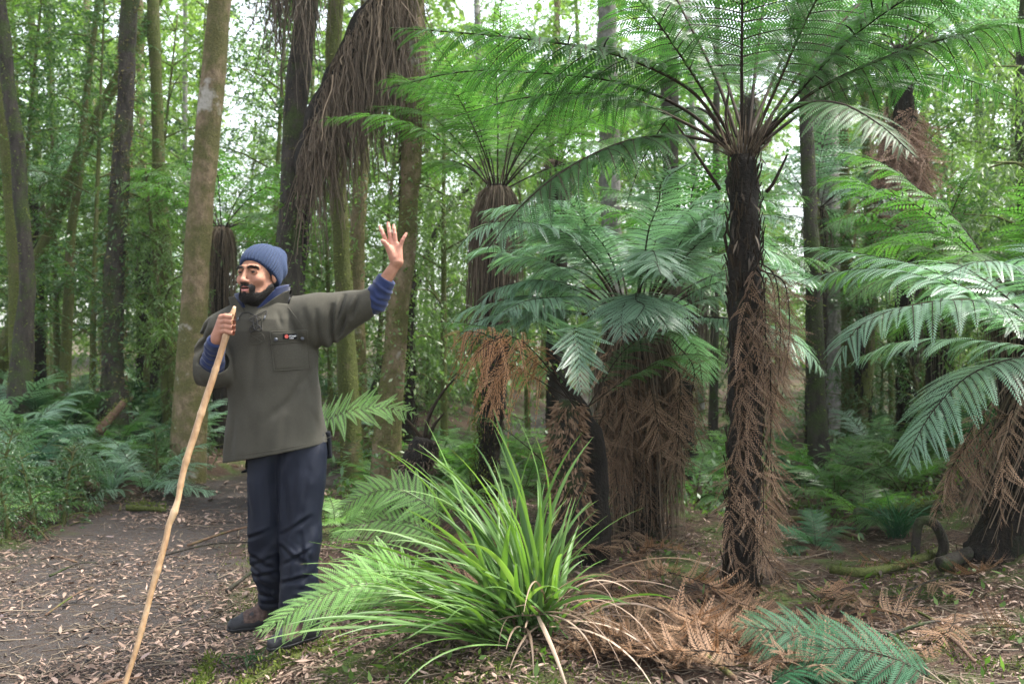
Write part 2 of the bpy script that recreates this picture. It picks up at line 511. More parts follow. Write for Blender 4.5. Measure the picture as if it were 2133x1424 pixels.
# low moss and seedlings on banks
def groundcover(name, label, n, size, mat, maskf, x0=-.56, x1=.56, y0=3.4, y1=14, up=1.0, w=.45):
    x, y = rand_ground(n, x0, x1, y0, y1)
    k = rng.random(n) < maskf(x, y)
    x, y = x[k], y[k]; n = len(x)
    D = np.stack([rng.normal(0, .7, n), rng.normal(0, .7, n), up * (.3 + rng.random(n))], 1)
    C = np.stack([x, y, gz(x, y) + .004 + rng.random(n) * size * 1.2], 1)
    acc = Acc()
    leaves(acc, C, D, rng.normal(size=(n, 3)) + np.array([0, 0, 1.0]), size * (.5 + rng.random(n)), size * w, 0)
    o = acc.obj(name, M[mat]); tag(o, label, name.replace('_', ' '), None, "stuff")
def m_moss(x, y):
    d = path_dist(x, y)
    edge = np.exp(-((d - PW - .12) / .2) ** 2)
    nz = fbm(np.stack([x, y], -1) * 2.3, 44, 3)
    return np.clip(edge * 1.1 * (nz > -.45) + np.where(d > PW + .3, sstep(.15, .5, nz) * .5, 0), 0, 1)
groundcover("ground_moss", "yellow green moss in patches along the path edges", 70000, .02, 'moss', m_moss, y1=11)
def m_herb(x, y):
    d = path_dist(x, y)
    left = (x < np.interp(y, PATH[:, 1], PATH[:, 0])) & (d > PW + .15)
    far = (y > 7.5) & (d > PW + .1)
    nz = sstep(-.3, .4, fbm(np.stack([x, y], -1) * 1.5, 51, 3))
    return np.where(left | far, .75 * nz, 0.02 * nz * (d > PW))
groundcover("ground_cover", "low leafy seedlings and weeds covering the forest floor", 60000, .05, 'leaf_bg', m_herb, y1=26, up=1.0, w=.45)
def m_herb2(x, y): return m_herb(x, y) * (path_dist(x, y) > PW + .4)
n = 0
x, y = rand_ground(26000, -.56, .56, 6.5, 26)
k = rng.random(len(x)) < m_herb2(x, y) * .9
x, y = x[k], y[k]; n = len(x)
hh = (.1 + .45 * rng.random(n) ** 1.5)
D = np.stack([rng.normal(0, 1, n), rng.normal(0, 1, n), rng.normal(.2, .4, n)], 1)
acc = Acc()
leaves(acc, np.stack([x, y, gz(x, y) + hh], 1), D, np.tile([0, 0, 1.0], (n, 1)), .05 + .07 * rng.random(n), .03, 0, None, .15)
o = acc.obj("undergrowth", M['leaf_dark']); tag(o, "knee high dark leafy undergrowth in the middle distance", "undergrowth", None, "stuff")

# ---------------------------------------------------------------- trunks and trees
def bark_disp(amp, f, seed):
    def d(V):
        q = V * np.array([f, f, f * .35])
        return fbm(q, seed, 3) * amp + vnoise(V * 2.1, seed + 3) * amp * .6
    return d

def trunk_line(pts, Y, top=None):
    """pts: (px, py, width_px) from top to bottom; returns control rows x,y,z,r reaching the ground"""
    rows = []
    for q in pts:
        yy = Y + (q[3] if len(q) > 3 else 0)
        p = P(q[0], q[1], yy); rows.append([*p, q[2] / 2 / FPX * yy])
    rows = np.array(rows)
    a, b2 = rows[0], rows[1]
    if top is not None and a[2] < top:
        d = (a[:3] - b2[:3]); d /= np.linalg.norm(d); d[2] = max(d[2], .5)
        L = (top - a[2]) / d[2]
        up = np.array([*(a[:3] + d * L * .5), a[3] * .85]); up2 = np.array([*(a[:3] + d * L), a[3] * .55])
        rows = np.vstack([up2, up, rows])
    l = rows[-1]
    g = gz1(l[0], l[1])
    if l[2] > g - .05:
        d = norm(rows[-1, :3] - rows[-2, :3]); d[2] = min(d[2], -.5)
        L = (l[2] - g + .12) / -d[2]
        e = l[:3] + d * L
        rows = np.vstack([rows, [*e, l[3] * 1.25]])
    return rows

def fuzz(acc, rows, n, size, spread, zmin=None, zmax=None, down=.3, w=.35, mat=0, dens=None):
    """small leaf-like tufts on a trunk surface"""
    C = spline(rows, 60)
    t = rng.random(n) * 59
    i = t.astype(int); f = (t - i)[:, None]
    p = C[i, :3] * (1 - f) + C[np.minimum(i + 1, 59), :3] * f
    r = C[i, 3]
    a = rng.random(n) * 2 * math.pi
    o = np.stack([np.cos(a), np.sin(a), np.zeros(n)], 1)
    if zmin is not None: k = (p[:, 2] > zmin) & (p[:, 2] < zmax)
    else: k = p[:, 2] < 9
    if dens is not None: k &= rng.random(n) < dens(p + o * .2)
    p, r, o = p[k], r[k], o[k]; m_ = len(p)
    D = o + rng.normal(0, .6, (m_, 3)) + np.array([0, 0, -down])
    leaves(acc, p + o * r[:, None] * (.93 + spread * rng.random((m_, 1))), D, rng.normal(size=(m_, 3)), size * (.4 + rng.random(m_)), size * w, mat)

def clump_leaves(acc, centers, rad, m_, L, W, droop=.5, mat=0):
    """leafy twigs: around each centre, m_ leaves along several short drooping twigs"""
    k = len(centers)
    nt_ = max(2, m_ // 14)
    a = rng.random((k, nt_)) * 2 * math.pi
    el = rng.normal(0, .45, (k, nt_))
    td = np.stack([np.cos(a) * np.cos(el), np.sin(a) * np.cos(el), np.sin(el)], -1)
    t = np.linspace(.1, 1, 14)
    p = centers[:, None, None] + td[:, :, None] * (t[None, None, :, None] * rad * (.6 + .6 * rng.random((k, nt_, 1, 1))))
    p[..., 2] -= droop * rad * (t ** 2)[None, None]
    side = np.where(np.arange(14) % 2, 1, -1)[None, None, :, None] * np.cross(td, [0, 0, 1.0])[:, :, None]
    D = td[:, :, None] * .7 + side * .8 + rng.normal(0, .3, p.shape) + np.array([0, 0, -droop * .8])
    p = p.reshape(-1, 3); D = D.reshape(-1, 3)
    n = len(p)
    leaves(acc, p, D, rng.normal(0, .5, (n, 3)) + np.array([0, 0, 1.0]), L * (.5 + .8 * rng.random(n)), W * (.7 + .6 * rng.random(n)), mat,
           np.clip(np.repeat(rng.random(k), n // k) * .6 + rng.random(n) * .45, 0, 1), .12)

def crown_mesh(name, seed, rad, h, nclump, m_, L, W, mat, droop=.5):
    st = rng.bit_generator.state
    acc = Acc()
    # clumps in an uneven ellipsoid, grouped around limbs
    nl = 9
    la = rng.random(nl) * 2 * math.pi; le = rng.uniform(-.2, .9, nl)
    cs = []
    for k in range(nl):
        tip = np.array([math.cos(la[k]) * rad * (.5 + .5 * rng.random()), math.sin(la[k]) * rad * (.5 + .5 * rng.random()), le[k] * h])
        C = spline([[0, 0, -h * .35], tip * .5 + [0, 0, h * .08], tip], 8)
        tube(acc, C, np.linspace(.05, .012, 8) * rad * .5, 5, 1, .4)
        q = nclump // nl
        tt = .35 + .75 * rng.random(q) ** .7
        cs.append(np.outer(tt, tip) + rng.normal(0, rad * .2, (q, 3)))
    clump_leaves(acc, np.vstack(cs), rad * .24, m_, L, W, droop)
    return acc.mesh(name, [mat, M['bark_moss']])

def put(mesh, name, parent, loc=(0, 0, 0), rz=0, sc=1.0):
    o = bpy.data.objects.new(name, mesh); COL.objects.link(o)
    o.parent = parent; o.location = tuple(loc); o.rotation_euler = (0, 0, rz)
    o.scale = (sc, sc, sc)
    return o
CROWNS = [crown_mesh("tree crown", 1, 2.6, 2.4, 44, 56, .12, .04, M['leaf_bg']),
          crown_mesh("tree crown", 2, 2.8, 2.0, 40, 56, .12, .04, M['leaf_dark'])]

def tree(name, label, pts, Y, bark, seg=14, top=10.5, moss=None, mossn=2500, msize=.035, amp=.14, crown=0, group=None, cloc=None, extra=None):
    rows = trunk_line(pts, Y, top)
    base = rows[-1, :3].copy(); base[2] = gz1(base[0], base[1])
    t = thing(name, label, "tree", base, group)
    acc = Acc()
    K = 90
    C = spline(rows, K)
    tube(acc, C[:, :3], C[:, 3], seg, 0, .5, disp=bark_disp(amp, 9, int(Y * 10) % 97))
    acc.obj("trunk", M[bark], t, base)
    if moss:
        acc = Acc(); fuzz(acc, rows, mossn, msize, .25)
        acc.obj("moss", M[moss], t, base)
    if extra:
        acc = Acc(); fuzz(acc, rows, extra[1], extra[2], 1.1, extra[3], extra[4], down=.5, w=.42)
        acc.obj("climbing_leaves", M[extra[0]], t, base)
    if crown is not None and top:
        put(CROWNS[crown % 2], "crown", t, rows[0, :3] - base + np.array([0, 0, .6]), rng.random() * 6.3, .9 + .3 * rng.random())
    return t, rows, base

tree("forest_tree", "leftmost grey green trunk bending out past the left picture edge", [(-2, 0, 28), (10, 90, 28), (20, 200, 29), (36, 300, 30), (44, 420, 30), (57, 560, 30), (50, 680, 40)], 11, 'bark_dark', moss='moss', crown=0)
tree("forest_tree", "straight mossy trunk just right of the leftmost bending trunk", [(0, 190, 24), (8, 260, 25), (22, 420, 26), (32, 560, 28), (38, 740, 38)], 11.4, 'bark_moss', moss='moss', crown=1)
tree("leaning_tree", "thin moss covered tree leaning right on the far left", [(262, 130, 18), (215, 220, 22), (165, 330, 26), (122, 430, 28), (88, 520, 32)], 14, 'bark_moss', moss='moss', top=8, crown=0)
tree("slender_tree", "thin pale mossy stem behind the leaning tree", [(205, 0, 12), (180, 200, 14), (165, 370, 15), (150, 470, 17), (143, 620, 20)], 13.2, 'bark_moss', moss='moss', mossn=900, crown=None, top=9)
tree("forest_tree", "dark rough trunk wrapped in creeper with a shaggy base, left of the path", [(272, 0, 34), (264, 150, 34), (252, 350, 36), (240, 560, 38), (236, 760, 44), (238, 840, 60)], 11.5, 'bark_dark', moss='moss_brown', mossn=3600, msize=.05, crown=1, amp=.2, extra=('leaf_dark', 2600, .07, .2, 3.2))
tree("forest_tree", "narrow olive mossy trunk between the creeper trunk and pale trunk", [(318, 0, 26), (326, 200, 25), (334, 400, 27), (344, 560, 30), (352, 720, 38)], 13, 'bark_moss', moss='moss', mossn=3200, crown=0)
tree("forest_tree", "thick pale brown trunk with lichen patches behind the man's shoulder", [(458, 0, 46), (441, 200, 49), (427, 340, 50), (413, 500, 53), (404, 650, 56), (398, 790, 64)], 10.5, 'bark_brown', moss='moss_brown', mossn=3800, msize=.022, crown=1, seg=20, amp=.06)
tree("forest_tree", "dark straight trunk with climbing greenery right behind the beanie", [(642, 0, 44), (625, 130, 46), (613, 260, 46), (607, 400, 44), (600, 520, 56), (600, 660, 70)], 9.2, 'bark_dark', moss='moss_brown', mossn=2600, msize=.03, crown=0, extra=('leaf_bg', 3800, .055, .3, 3.0))
tree("forest_tree", "dark mossy trunk under the hanging dead fronds", [(700, 0, 32), (694, 110, 32), (698, 300, 32), (708, 460, 34), (716, 620, 36), (722, 740, 42)], 10, 'bark_moss', moss='moss', mossn=3000, crown=None)
tree("forest_tree", "brown mossy trunk just left of the raised hand", [(765, 0, 26), (756, 250, 29), (748, 420, 31), (742, 600, 33), (744, 770, 40)], 11.5, 'bark_brown', moss='moss_brown', mossn=3000, crown=1)
tree("forest_tree", "brown mossy trunk directly behind the raised hand", [(866, 0, 40), (862, 180, 42), (858, 330, 42), (846, 500, 42), (830, 640, 44), (815, 810, 52)], 9.0, 'bark_brown', moss='moss', mossn=4200, msize=.035, crown=0, extra=('leaf_light', 2000, .06, .3, 3.6))
tree("slender_tree", "thin dark bare stem leaning right of the raised hand", [(1040, 260, 8), (985, 375, 12), (925, 450, 13), (880, 560, 14)], 12, 'bark_dark', top=None, crown=None)
tree("forest_tree", "big grey trunk speckled with lichen beside the bright sky gap", [(1712, 0, 54), (1715, 200, 56), (1718, 380, 58), (1722, 560, 60), (1722, 700, 66)], 14, 'bark_grey', moss='moss_brown', mossn=1500, crown=0, seg=20, amp=.08)
tree("forest_tree", "thin green mossy trunk touching the big grey trunk on its right", [(1752, 0, 20), (1758, 300, 21), (1762, 500, 22), (1764, 660, 26)], 13.3, 'bark_moss', moss='moss', crown=1)
tree("forest_tree", "twisted green mossy trunk left of the pink brown fern skirt", [(1800, 120, 18), (1806, 300, 20), (1814, 400, 22), (1816, 480, 24), (1812, 560, 28)], 13, 'bark_moss', moss='moss', crown=None, top=9)
tree("forest_tree", "dark trunk at the upper right picture edge", [(2140, 0, 30), (2132, 120, 26), (2128, 300, 24), (2136, 500, 26)], 9.5, 'bark_dark', moss='moss_brown', mossn=800, crown=1)
tree("forest_tree", "dark trunk seen through the big fern's left fronds", [(1388, 0, 34), (1392, 150, 36), (1396, 300, 36), (1400, 500, 40)], 14.5, 'bark_dark', moss='moss_brown', mossn=1500, crown=0)
tree("forest_tree", "grey brown trunk right of the small tree fern crown", [(1262, 0, 40), (1268, 250, 42), (1272, 400, 44), (1276, 600, 48)], 15.5, 'bark_grey', moss='moss_brown', mossn=1500, crown=1)
tree("forest_tree", "dim dark trunk left of the big fern trunk in the distance", [(1492, 300, 14), (1490, 560, 16), (1488, 700, 18)], 13, 'bark_dark', crown=None, top=9)
tree("forest_tree", "dark trunk behind silver fronds right of the big fern trunk", [(1690, 500, 32), (1696, 640, 34), (1700, 780, 40)], 9.5, 'bark_dark', moss='moss', mossn=800, crown=None, top=5.0)

# phrases that say where a background thing stands, from things one can find in the picture
MARKS = [(20, "the twin trunks at the left edge"), (125, "the leaning mossy tree"), (245, "the creeper covered trunk"), (340, "the olive mossy trunk"), (425, "the pale brown trunk"), (540, "the blue beanie"),
         (615, "the dark trunk"), (715, "the hanging dead fronds"), (820, "the raised hand"), (940, "the thin bare stem"), (1035, "the string skirted fern"), (1180, "the curved tree fern"), (1330, "the silver tree fern"),
         (1460, "the tall fern's left fronds"), (1548, "the tall fern trunk"), (1640, "the bright sky gap"), (1725, "the big grey trunk"), (1810, "the twisted green trunk"), (1885, "the pink brown fern skirt"), (1985, "the right silver fronds"), (2110, "the bright right edge fern")]
USED_LABELS = {}
def where(what, px, Y, y1, y2):
    far = "not far" if Y < y1 else ("far" if Y < y2 else "farthest")
    d = [(abs(px - m_[0]), m_) for m_ in MARKS]
    m_ = min(d)[1]
    if px < -15: pos = "past left edge behind"
    elif px > 2145: pos = "past right edge behind"
    elif abs(px - m_[0]) < 16: pos = "straight behind"
    elif px < m_[0]: pos = "behind and left of"
    else: pos = "behind and right of"
    lab = f"{what} {far} {pos} {m_[1]}"
    if lab in USED_LABELS:
        lab = lab.replace(what, "another " + what)
    if lab in USED_LABELS:
        lab = lab.replace("another", "one more")
    if lab in USED_LABELS:
        lab = lab.replace("one more", "yet one more")
    while len(lab.replace("-", " ").split()) > 16 and " the " in lab: lab = lab.replace(" the ", " ", 1)
    USED_LABELS[lab] = 1
    return lab
# random farther trees
far_specs = [(90, 19), (130, 24), (300, 18), (385, 22), (655, 20), (905, 23), (1135, 22), (1455, 18), (1905, 21), (2045, 23), (215, 29), (1010, 29), (1230, 26)]
for k, (px, Y) in enumerate(far_specs):
    w = (random.uniform(.10, .24)) * FPX / Y
    lean = random.uniform(-40, 40)
    tree("distant_tree", where("distant " + ['mossy', 'dark', 'pale brown', 'grey'][k % 4] + " trunk", px, Y, 17, 22), [(px + lean, 0, w * .85), (px + lean * .5, 300, w), (px, 700, w * 1.15)], Y, ['bark_moss', 'bark_dark', 'bark_brown', 'bark_grey'][k % 4], 10, 10 + (Y - 15) * .35, None, crown=k, group="distant forest trunks")
# ---------------------------------------------------------------- leafy understorey trees (copied)
def sapling_proto(seed, h, rad, L, W, leafm, nclump=200, m_=56, low=.2, droop=.7):
    t = thing("understory_tree", "", "tree", (0, 0, 0)); W *= 1.3
    acc = Acc()
    lean = rng.normal(0, .25, 2)
    C = spline([[0, 0, -.15], [lean[0] * .4, lean[1] * .4, h * .35], [lean[0], lean[1], h * .7], [lean[0] * 1.6, lean[1] * 1.6, h]], 24)
    tube(acc, C, np.linspace(.055, .012, 24), 7, 0, .5, disp=bark_disp(.12, 12, seed))
    cs = []
    nb = 22
    for k in range(nb):
        tt = low + (1 - low) * (k + rng.random()) / nb
        p = C[int(tt * 23)]
        a = k * 2.4 + rng.random()
        ln = rad * (1.15 - .75 * tt) * (.6 + .6 * rng.random())
        q = p + np.array([math.cos(a) * ln, math.sin(a) * ln, ln * rng.uniform(-.05, .55)])
        B = spline([p, (p + q) / 2 + [0, 0, ln * .12], q], 6)
        tube(acc, B, np.linspace(.016, .005, 6), 4, 0, .5, cap=False)
        u = .3 + .75 * rng.random(nclump // nb + 1)
        cs.append(p + (q - p) * u[:, None] + rng.normal(0, rad * .13, (len(u), 3)))
    acc.obj("trunk", M['bark_moss'], t)
    acc = Acc()
    clump_leaves(acc, np.vstack(cs), rad * .27, m_, L, W, droop)
    acc.obj("foliage", leafm, t)
    return t
SAP = [sapling_proto(11, 6.5, 1.7, .07, .025, M['leaf_bg'], droop=.35, nclump=150),
       sapling_proto(12, 5.5, 1.5, .08, .018, M['leaf_light'], droop=1.0),
       sapling_proto(13, 8.0, 2.1, .075, .027, M['leaf_bg'], droop=.3, nclump=160),
       sapling_proto(14, 7.0, 1.8, .07, .026, M['leaf_dark'], droop=.3, nclump=150),
       sapling_proto(15, 3.2, 1.0, .07, .014, M['leaf_light'], nclump=90, droop=1.0)]
BUSH = sapling_proto(16, 1.5, .8, .055, .018, M['leaf_dark'], nclump=60, m_=42, low=.05)
used = set()
def place(proto, loc, rz, sc, label, group=None, name=None):
    if id(proto) not in used:
        used.add(id(proto)); r = proto
        r.location = tuple(loc); r.rotation_euler = (0, 0, rz); r.scale = (sc,) * 3
        r["label"] = label
        if group: r["group"] = group
    else:
        r = copy_tree(proto, loc, rz, sc, label, group)
    if name: r.name = name
    return r
def sap(px, Y, kind, sc=1.0, label=None):
    p = Gp(px, Y)
    lab = label or where(["airy green sapling", "pale drooping sapling", "tall leafy sapling", "dark leaved sapling", "small willow sapling"][kind], px, Y, 15, 21)
    place(SAP[kind], p, rng.random() * 6.28, sc, lab, "leafy understorey trees", "understory_tree")
# (px, Y, kind, scale)
sap(505, 20, 1, 1.0)
sap(925, 10.8, 1, .85, "pale willow leaved sapling drooping right of the raised hand")
sap(1005, 12.5, 4, 1.1, "pale narrow leaved sapling between the raised hand and the small tree fern")
sap(2120, 9.8, 1, .8, "bushy narrow leaved tree filling the upper right behind the bright fern")
sap(2150, 8.6, 4, 1.1, "willow leaved sapling at the right picture edge above the bright green fern")
sap(350, 12.0, 4, 1.0, "pale leafy sapling between the olive trunk and the pale brown trunk")
sap(560, 14.5, 3, 1.0, "dark leafy tree filling the space behind the beanie's left")
for (px, Y, k, s) in [(20, 13, 3, .9), (120, 15, 0, 1), (190, 12.3, 3, .8), (60, 17, 2, 1), (250, 16, 1, 1), (300, 14.5, 0, .9), (380, 18, 2, 1),
                      (640, 16.5, 0, 1), (690, 13.5, 1, .8), (780, 14, 0, .85), (850, 17, 2, .9), (1100, 15, 1, .9), (1180, 18, 2, 1), (1290, 20, 0, 1.1),
                      (1400, 17, 3, .9), (1480, 21, 2, 1), (1560, 18, 1, 1), (1780, 17, 0, 1), (1860, 14.5, 0, .9), (1930, 12, 3, .8), (2000, 15, 2, .9), (2090, 13, 0, .9), (2170, 16, 2, 1),
                      (-50, 15, 2, 1), (-120, 12, 0, .9), (2260, 12, 3, 1), (110, 21, 1, 1.1), (200, 25, 2, 1.2), (420, 26, 0, 1.2), (600, 24, 2, 1.1), (730, 22, 1, 1.1), (880, 24, 0, 1.2), (980, 20, 2, 1), (1080, 25, 1, 1.2), (1250, 27, 2, 1.2), (1380, 25, 0, 1.2), (1550, 27, 1, 1.1), (1830, 24, 1, 1.2), (1920, 20, 0, 1.1), (2020, 22, 2, 1.1), (2120, 20, 1, 1), (2200, 25, 0, 1.2), (-40, 22, 0, 1.2), (20, 27, 2, 1.3),
                      (320, 30, 1, 1.4), (520, 31, 1, 1.0), (660, 32, 2, 1.3), (820, 30, 0, 1.4), (1010, 33, 2, 1.4), (1160, 32, 0, 1.4), (1330, 33, 2, 1.4), (1480, 31, 2, 1.3), (1780, 31, 2, 1.3), (1980, 30, 1, 1.4), (2150, 33, 2, 1.4), (100, 33, 2, 1.4), (-60, 31, 1, 1.4)]:
    sap(px, Y, k, s)
for k in range(60):
    Y = rng.uniform(8.5, 20); px = rng.uniform(-150, 2280)
    p = Gp(px, Y)
    if float(path_dist(p[:1], p[1:2])[0]) < 1.5 or (Y < 13 and 1100 < px < 1700) or px < 420: continue
    place(BUSH, p, rng.random() * 6, .5 + .6 * rng.random(), where("low bush", px, Y, 12, 16), "low bushes on the forest floor", "bush")

# far-off wood that reads as one mass
acc = Acc()
n = 3600
x = rng.uniform(-34, 34, n); y = rng.uniform(37, 52, n)
top = 22 + 6 * vnoise(np.stack([x * .12, y * .1], 1), 77)
z = rng.random(n) ** .9 * top
keep = vnoise(np.stack([x * .33, y * .2, z * .33], 1), 78) > -.3
# two clearings in the wood where the sky shows
keep &= ~((np.abs(x / y + .265) < .035) & (z > 4)); keep &= ~((np.abs(x / y - .29) < .022) & (z > 4.0))
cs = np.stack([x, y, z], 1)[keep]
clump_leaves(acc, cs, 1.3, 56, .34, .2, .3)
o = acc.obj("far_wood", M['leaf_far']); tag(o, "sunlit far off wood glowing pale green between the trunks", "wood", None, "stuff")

# ---------------------------------------------------------------- fern fronds
def pinna_T(n, w=.20, gap=.8, droop=.18, ang=62, teeth=False):
    """unit pinna along +x, pinnules both sides; returns V (M,3), Q"""
    V = []; Q = []
    t = (np.arange(n) + .5) / n
    for sgn in (1, -1):
        l = w * (1 - t) ** .75 * (1 - .25 * np.exp(-t * 9)) + .012
        a = R(ang) - t * .35
        dx, dy = np.cos(a), np.sin(a) * sgn
        hw = gap / n * .5
        b = np.stack([t, np.zeros(n)], 1)
        d = np.stack([dx, dy], 1)
        s = np.stack([np.ones(n), np.zeros(n)], 1)
        v0 = b - s * hw * .55
        v1 = b + d * l[:, None] * .55 - s * hw
        v2 = b + d * l[:, None]
        v3 = b + d * l[:, None] * .45 + s * hw
        vv = np.stack([v0, v1, v2, v3], 1)
        z = -droop * (vv[..., 0] ** 2) - .35 * np.abs(vv[..., 1]) ** 1.3 * .6
        V.append(np.concatenate([vv, z[..., None]], -1).reshape(-1, 3))
    V = np.vstack(V)
    Q = np.arange(len(V)).reshape(-1, 4)
    # rib
    k = 5; tt = np.linspace(0, 1, k)
    rw = .011 * (1 - tt * .8)
    rib = np.concatenate([np.stack([tt, rw, -droop * tt ** 2 + .002], 1), np.stack([tt, -rw, -droop * tt ** 2 + .002], 1)])
    base = len(V)
    RQ = np.stack([base + np.arange(k - 1), base + np.arange(1, k), base + k + np.arange(1, k), base + k + np.arange(k - 1)], 1)
    return np.vstack([V, rib]), Q, RQ
PT = {n: pinna_T(n) for n in (6, 9, 12, 16, 20)}
PTD = {n: pinna_T(n, .15, .7, .5, 50) for n in (9, 12, 16)}

def frond(acc, ctrl, W, npin=26, npl=16, start=.16, side=None, rach=.006, mats=(0, 1), grav=.18, lean=22, dead=False, jitter=.08, shape=(.55, .9), flip=1, missing=0.0, twist=.12):
    """one frond: ctrl = rachis control points (world), W = longest pinna length"""
    C = spline(ctrl, 40)
    if side is None:
        d = C[-1] - C[0]; side = np.cross([d[0], d[1], 0], [0, 0, 1.0])
        if np.linalg.norm(side) < 1e-3: side = np.array([1.0, 0, 0])
    T, S, N = frames(C, side)
    if N[20, 2] < 0: pass
    u = np.linspace(start, .995, npin)
    ii = u * 39; i0 = np.minimum(ii.astype(int), 38); f = (ii - i0)[:, None]
    p = C[i0] * (1 - f) + C[i0 + 1] * f
    t_ = norm(T[i0] * (1 - f) + T[i0 + 1] * f); s_ = norm(S[i0] * (1 - f) + S[i0 + 1] * f); n_ = np.cross(s_, t_)
    s = (u - start) / (1 - start)
    a0, a1 = shape
    prof = (s + .04) ** a0 * (1.02 - s) ** a1
    prof = prof / prof.max()
    V0, Q0, RQ0 = (PTD if dead else PT)[npl]
    mv = len(V0)
    r1 = rng.random()
    for sg in (1, -1):
        keep = rng.random(npin) >= missing
        k = int(keep.sum())
        if not k: continue
        L = (W * prof * (1 + rng.normal(0, jitter, npin)))[keep]
        an = R(lean) + .55 * s[keep] + rng.normal(0, jitter * 1.2, k)
        tw = rng.normal(0, twist, k)
        sd = s_[keep] * sg; tt = t_[keep]; nn = n_[keep]
        D = norm(sd * np.cos(an)[:, None] + tt * np.sin(an)[:, None] + nn * tw[:, None])
        if dead: D = norm(D + np.array([0, 0, -.9]) * rng.random((k, 1)) + rng.normal(0, .25, (k, 3)))
        Yv = norm(np.cross(nn + (rng.normal(0, .5, (k, 3)) if dead else rng.normal(0, .06, (k, 3))), D)); Nv = np.cross(D, Yv)
        Vp = p[keep][:, None] + L[:, None, None] * (V0[None, :, 0:1] * D[:, None] + V0[None, :, 1:2] * Yv[:, None] + V0[None, :, 2:3] * Nv[:, None])
        Vp[..., 2] -= grav * L[:, None] * (V0[None, :, 0] ** 2)
        off = np.arange(k)[:, None, None] * mv
        rn = np.clip(r1 * .35 + rng.random(k) * .35 + .15 + rng.normal(0, .06, k), 0, 1)
        rr = np.repeat(rn, mv) + rng.normal(0, .05, k * mv)
        if not dead: rr = np.where(rng.random(k * mv) < .012, 1.0, np.clip(rr, 0, .92))
        base = acc.n
        acc.add(Vp.reshape(-1, 3), (Q0[None] + off).reshape(-1, 4), None, mats[0], rr)
        acc.Q.append((RQ0[None] + off).reshape(-1, 4) + base); acc.qm.append(np.full(k * len(RQ0), mats[1]))
    tube(acc, C, np.linspace(rach, rach * .22, 40), 5, mats[1], rng.random(), cap=False)

def arc(az, e0, bend, L, n=8, lift=0.0, pw=1.4):
    """rachis control points from origin, starting elevation e0, bending over"""
    s = np.linspace(0, 1, n)
    e = e0 - bend * s ** pw
    ds = L / (n - 1)
    h = np.concatenate([[0], np.cumsum(np.cos(e[:-1]) * ds)]); z = np.concatenate([[0], np.cumsum(np.sin(e[:-1]) * ds)])
    return np.stack([h * math.cos(az), h * math.sin(az), z + lift], 1)

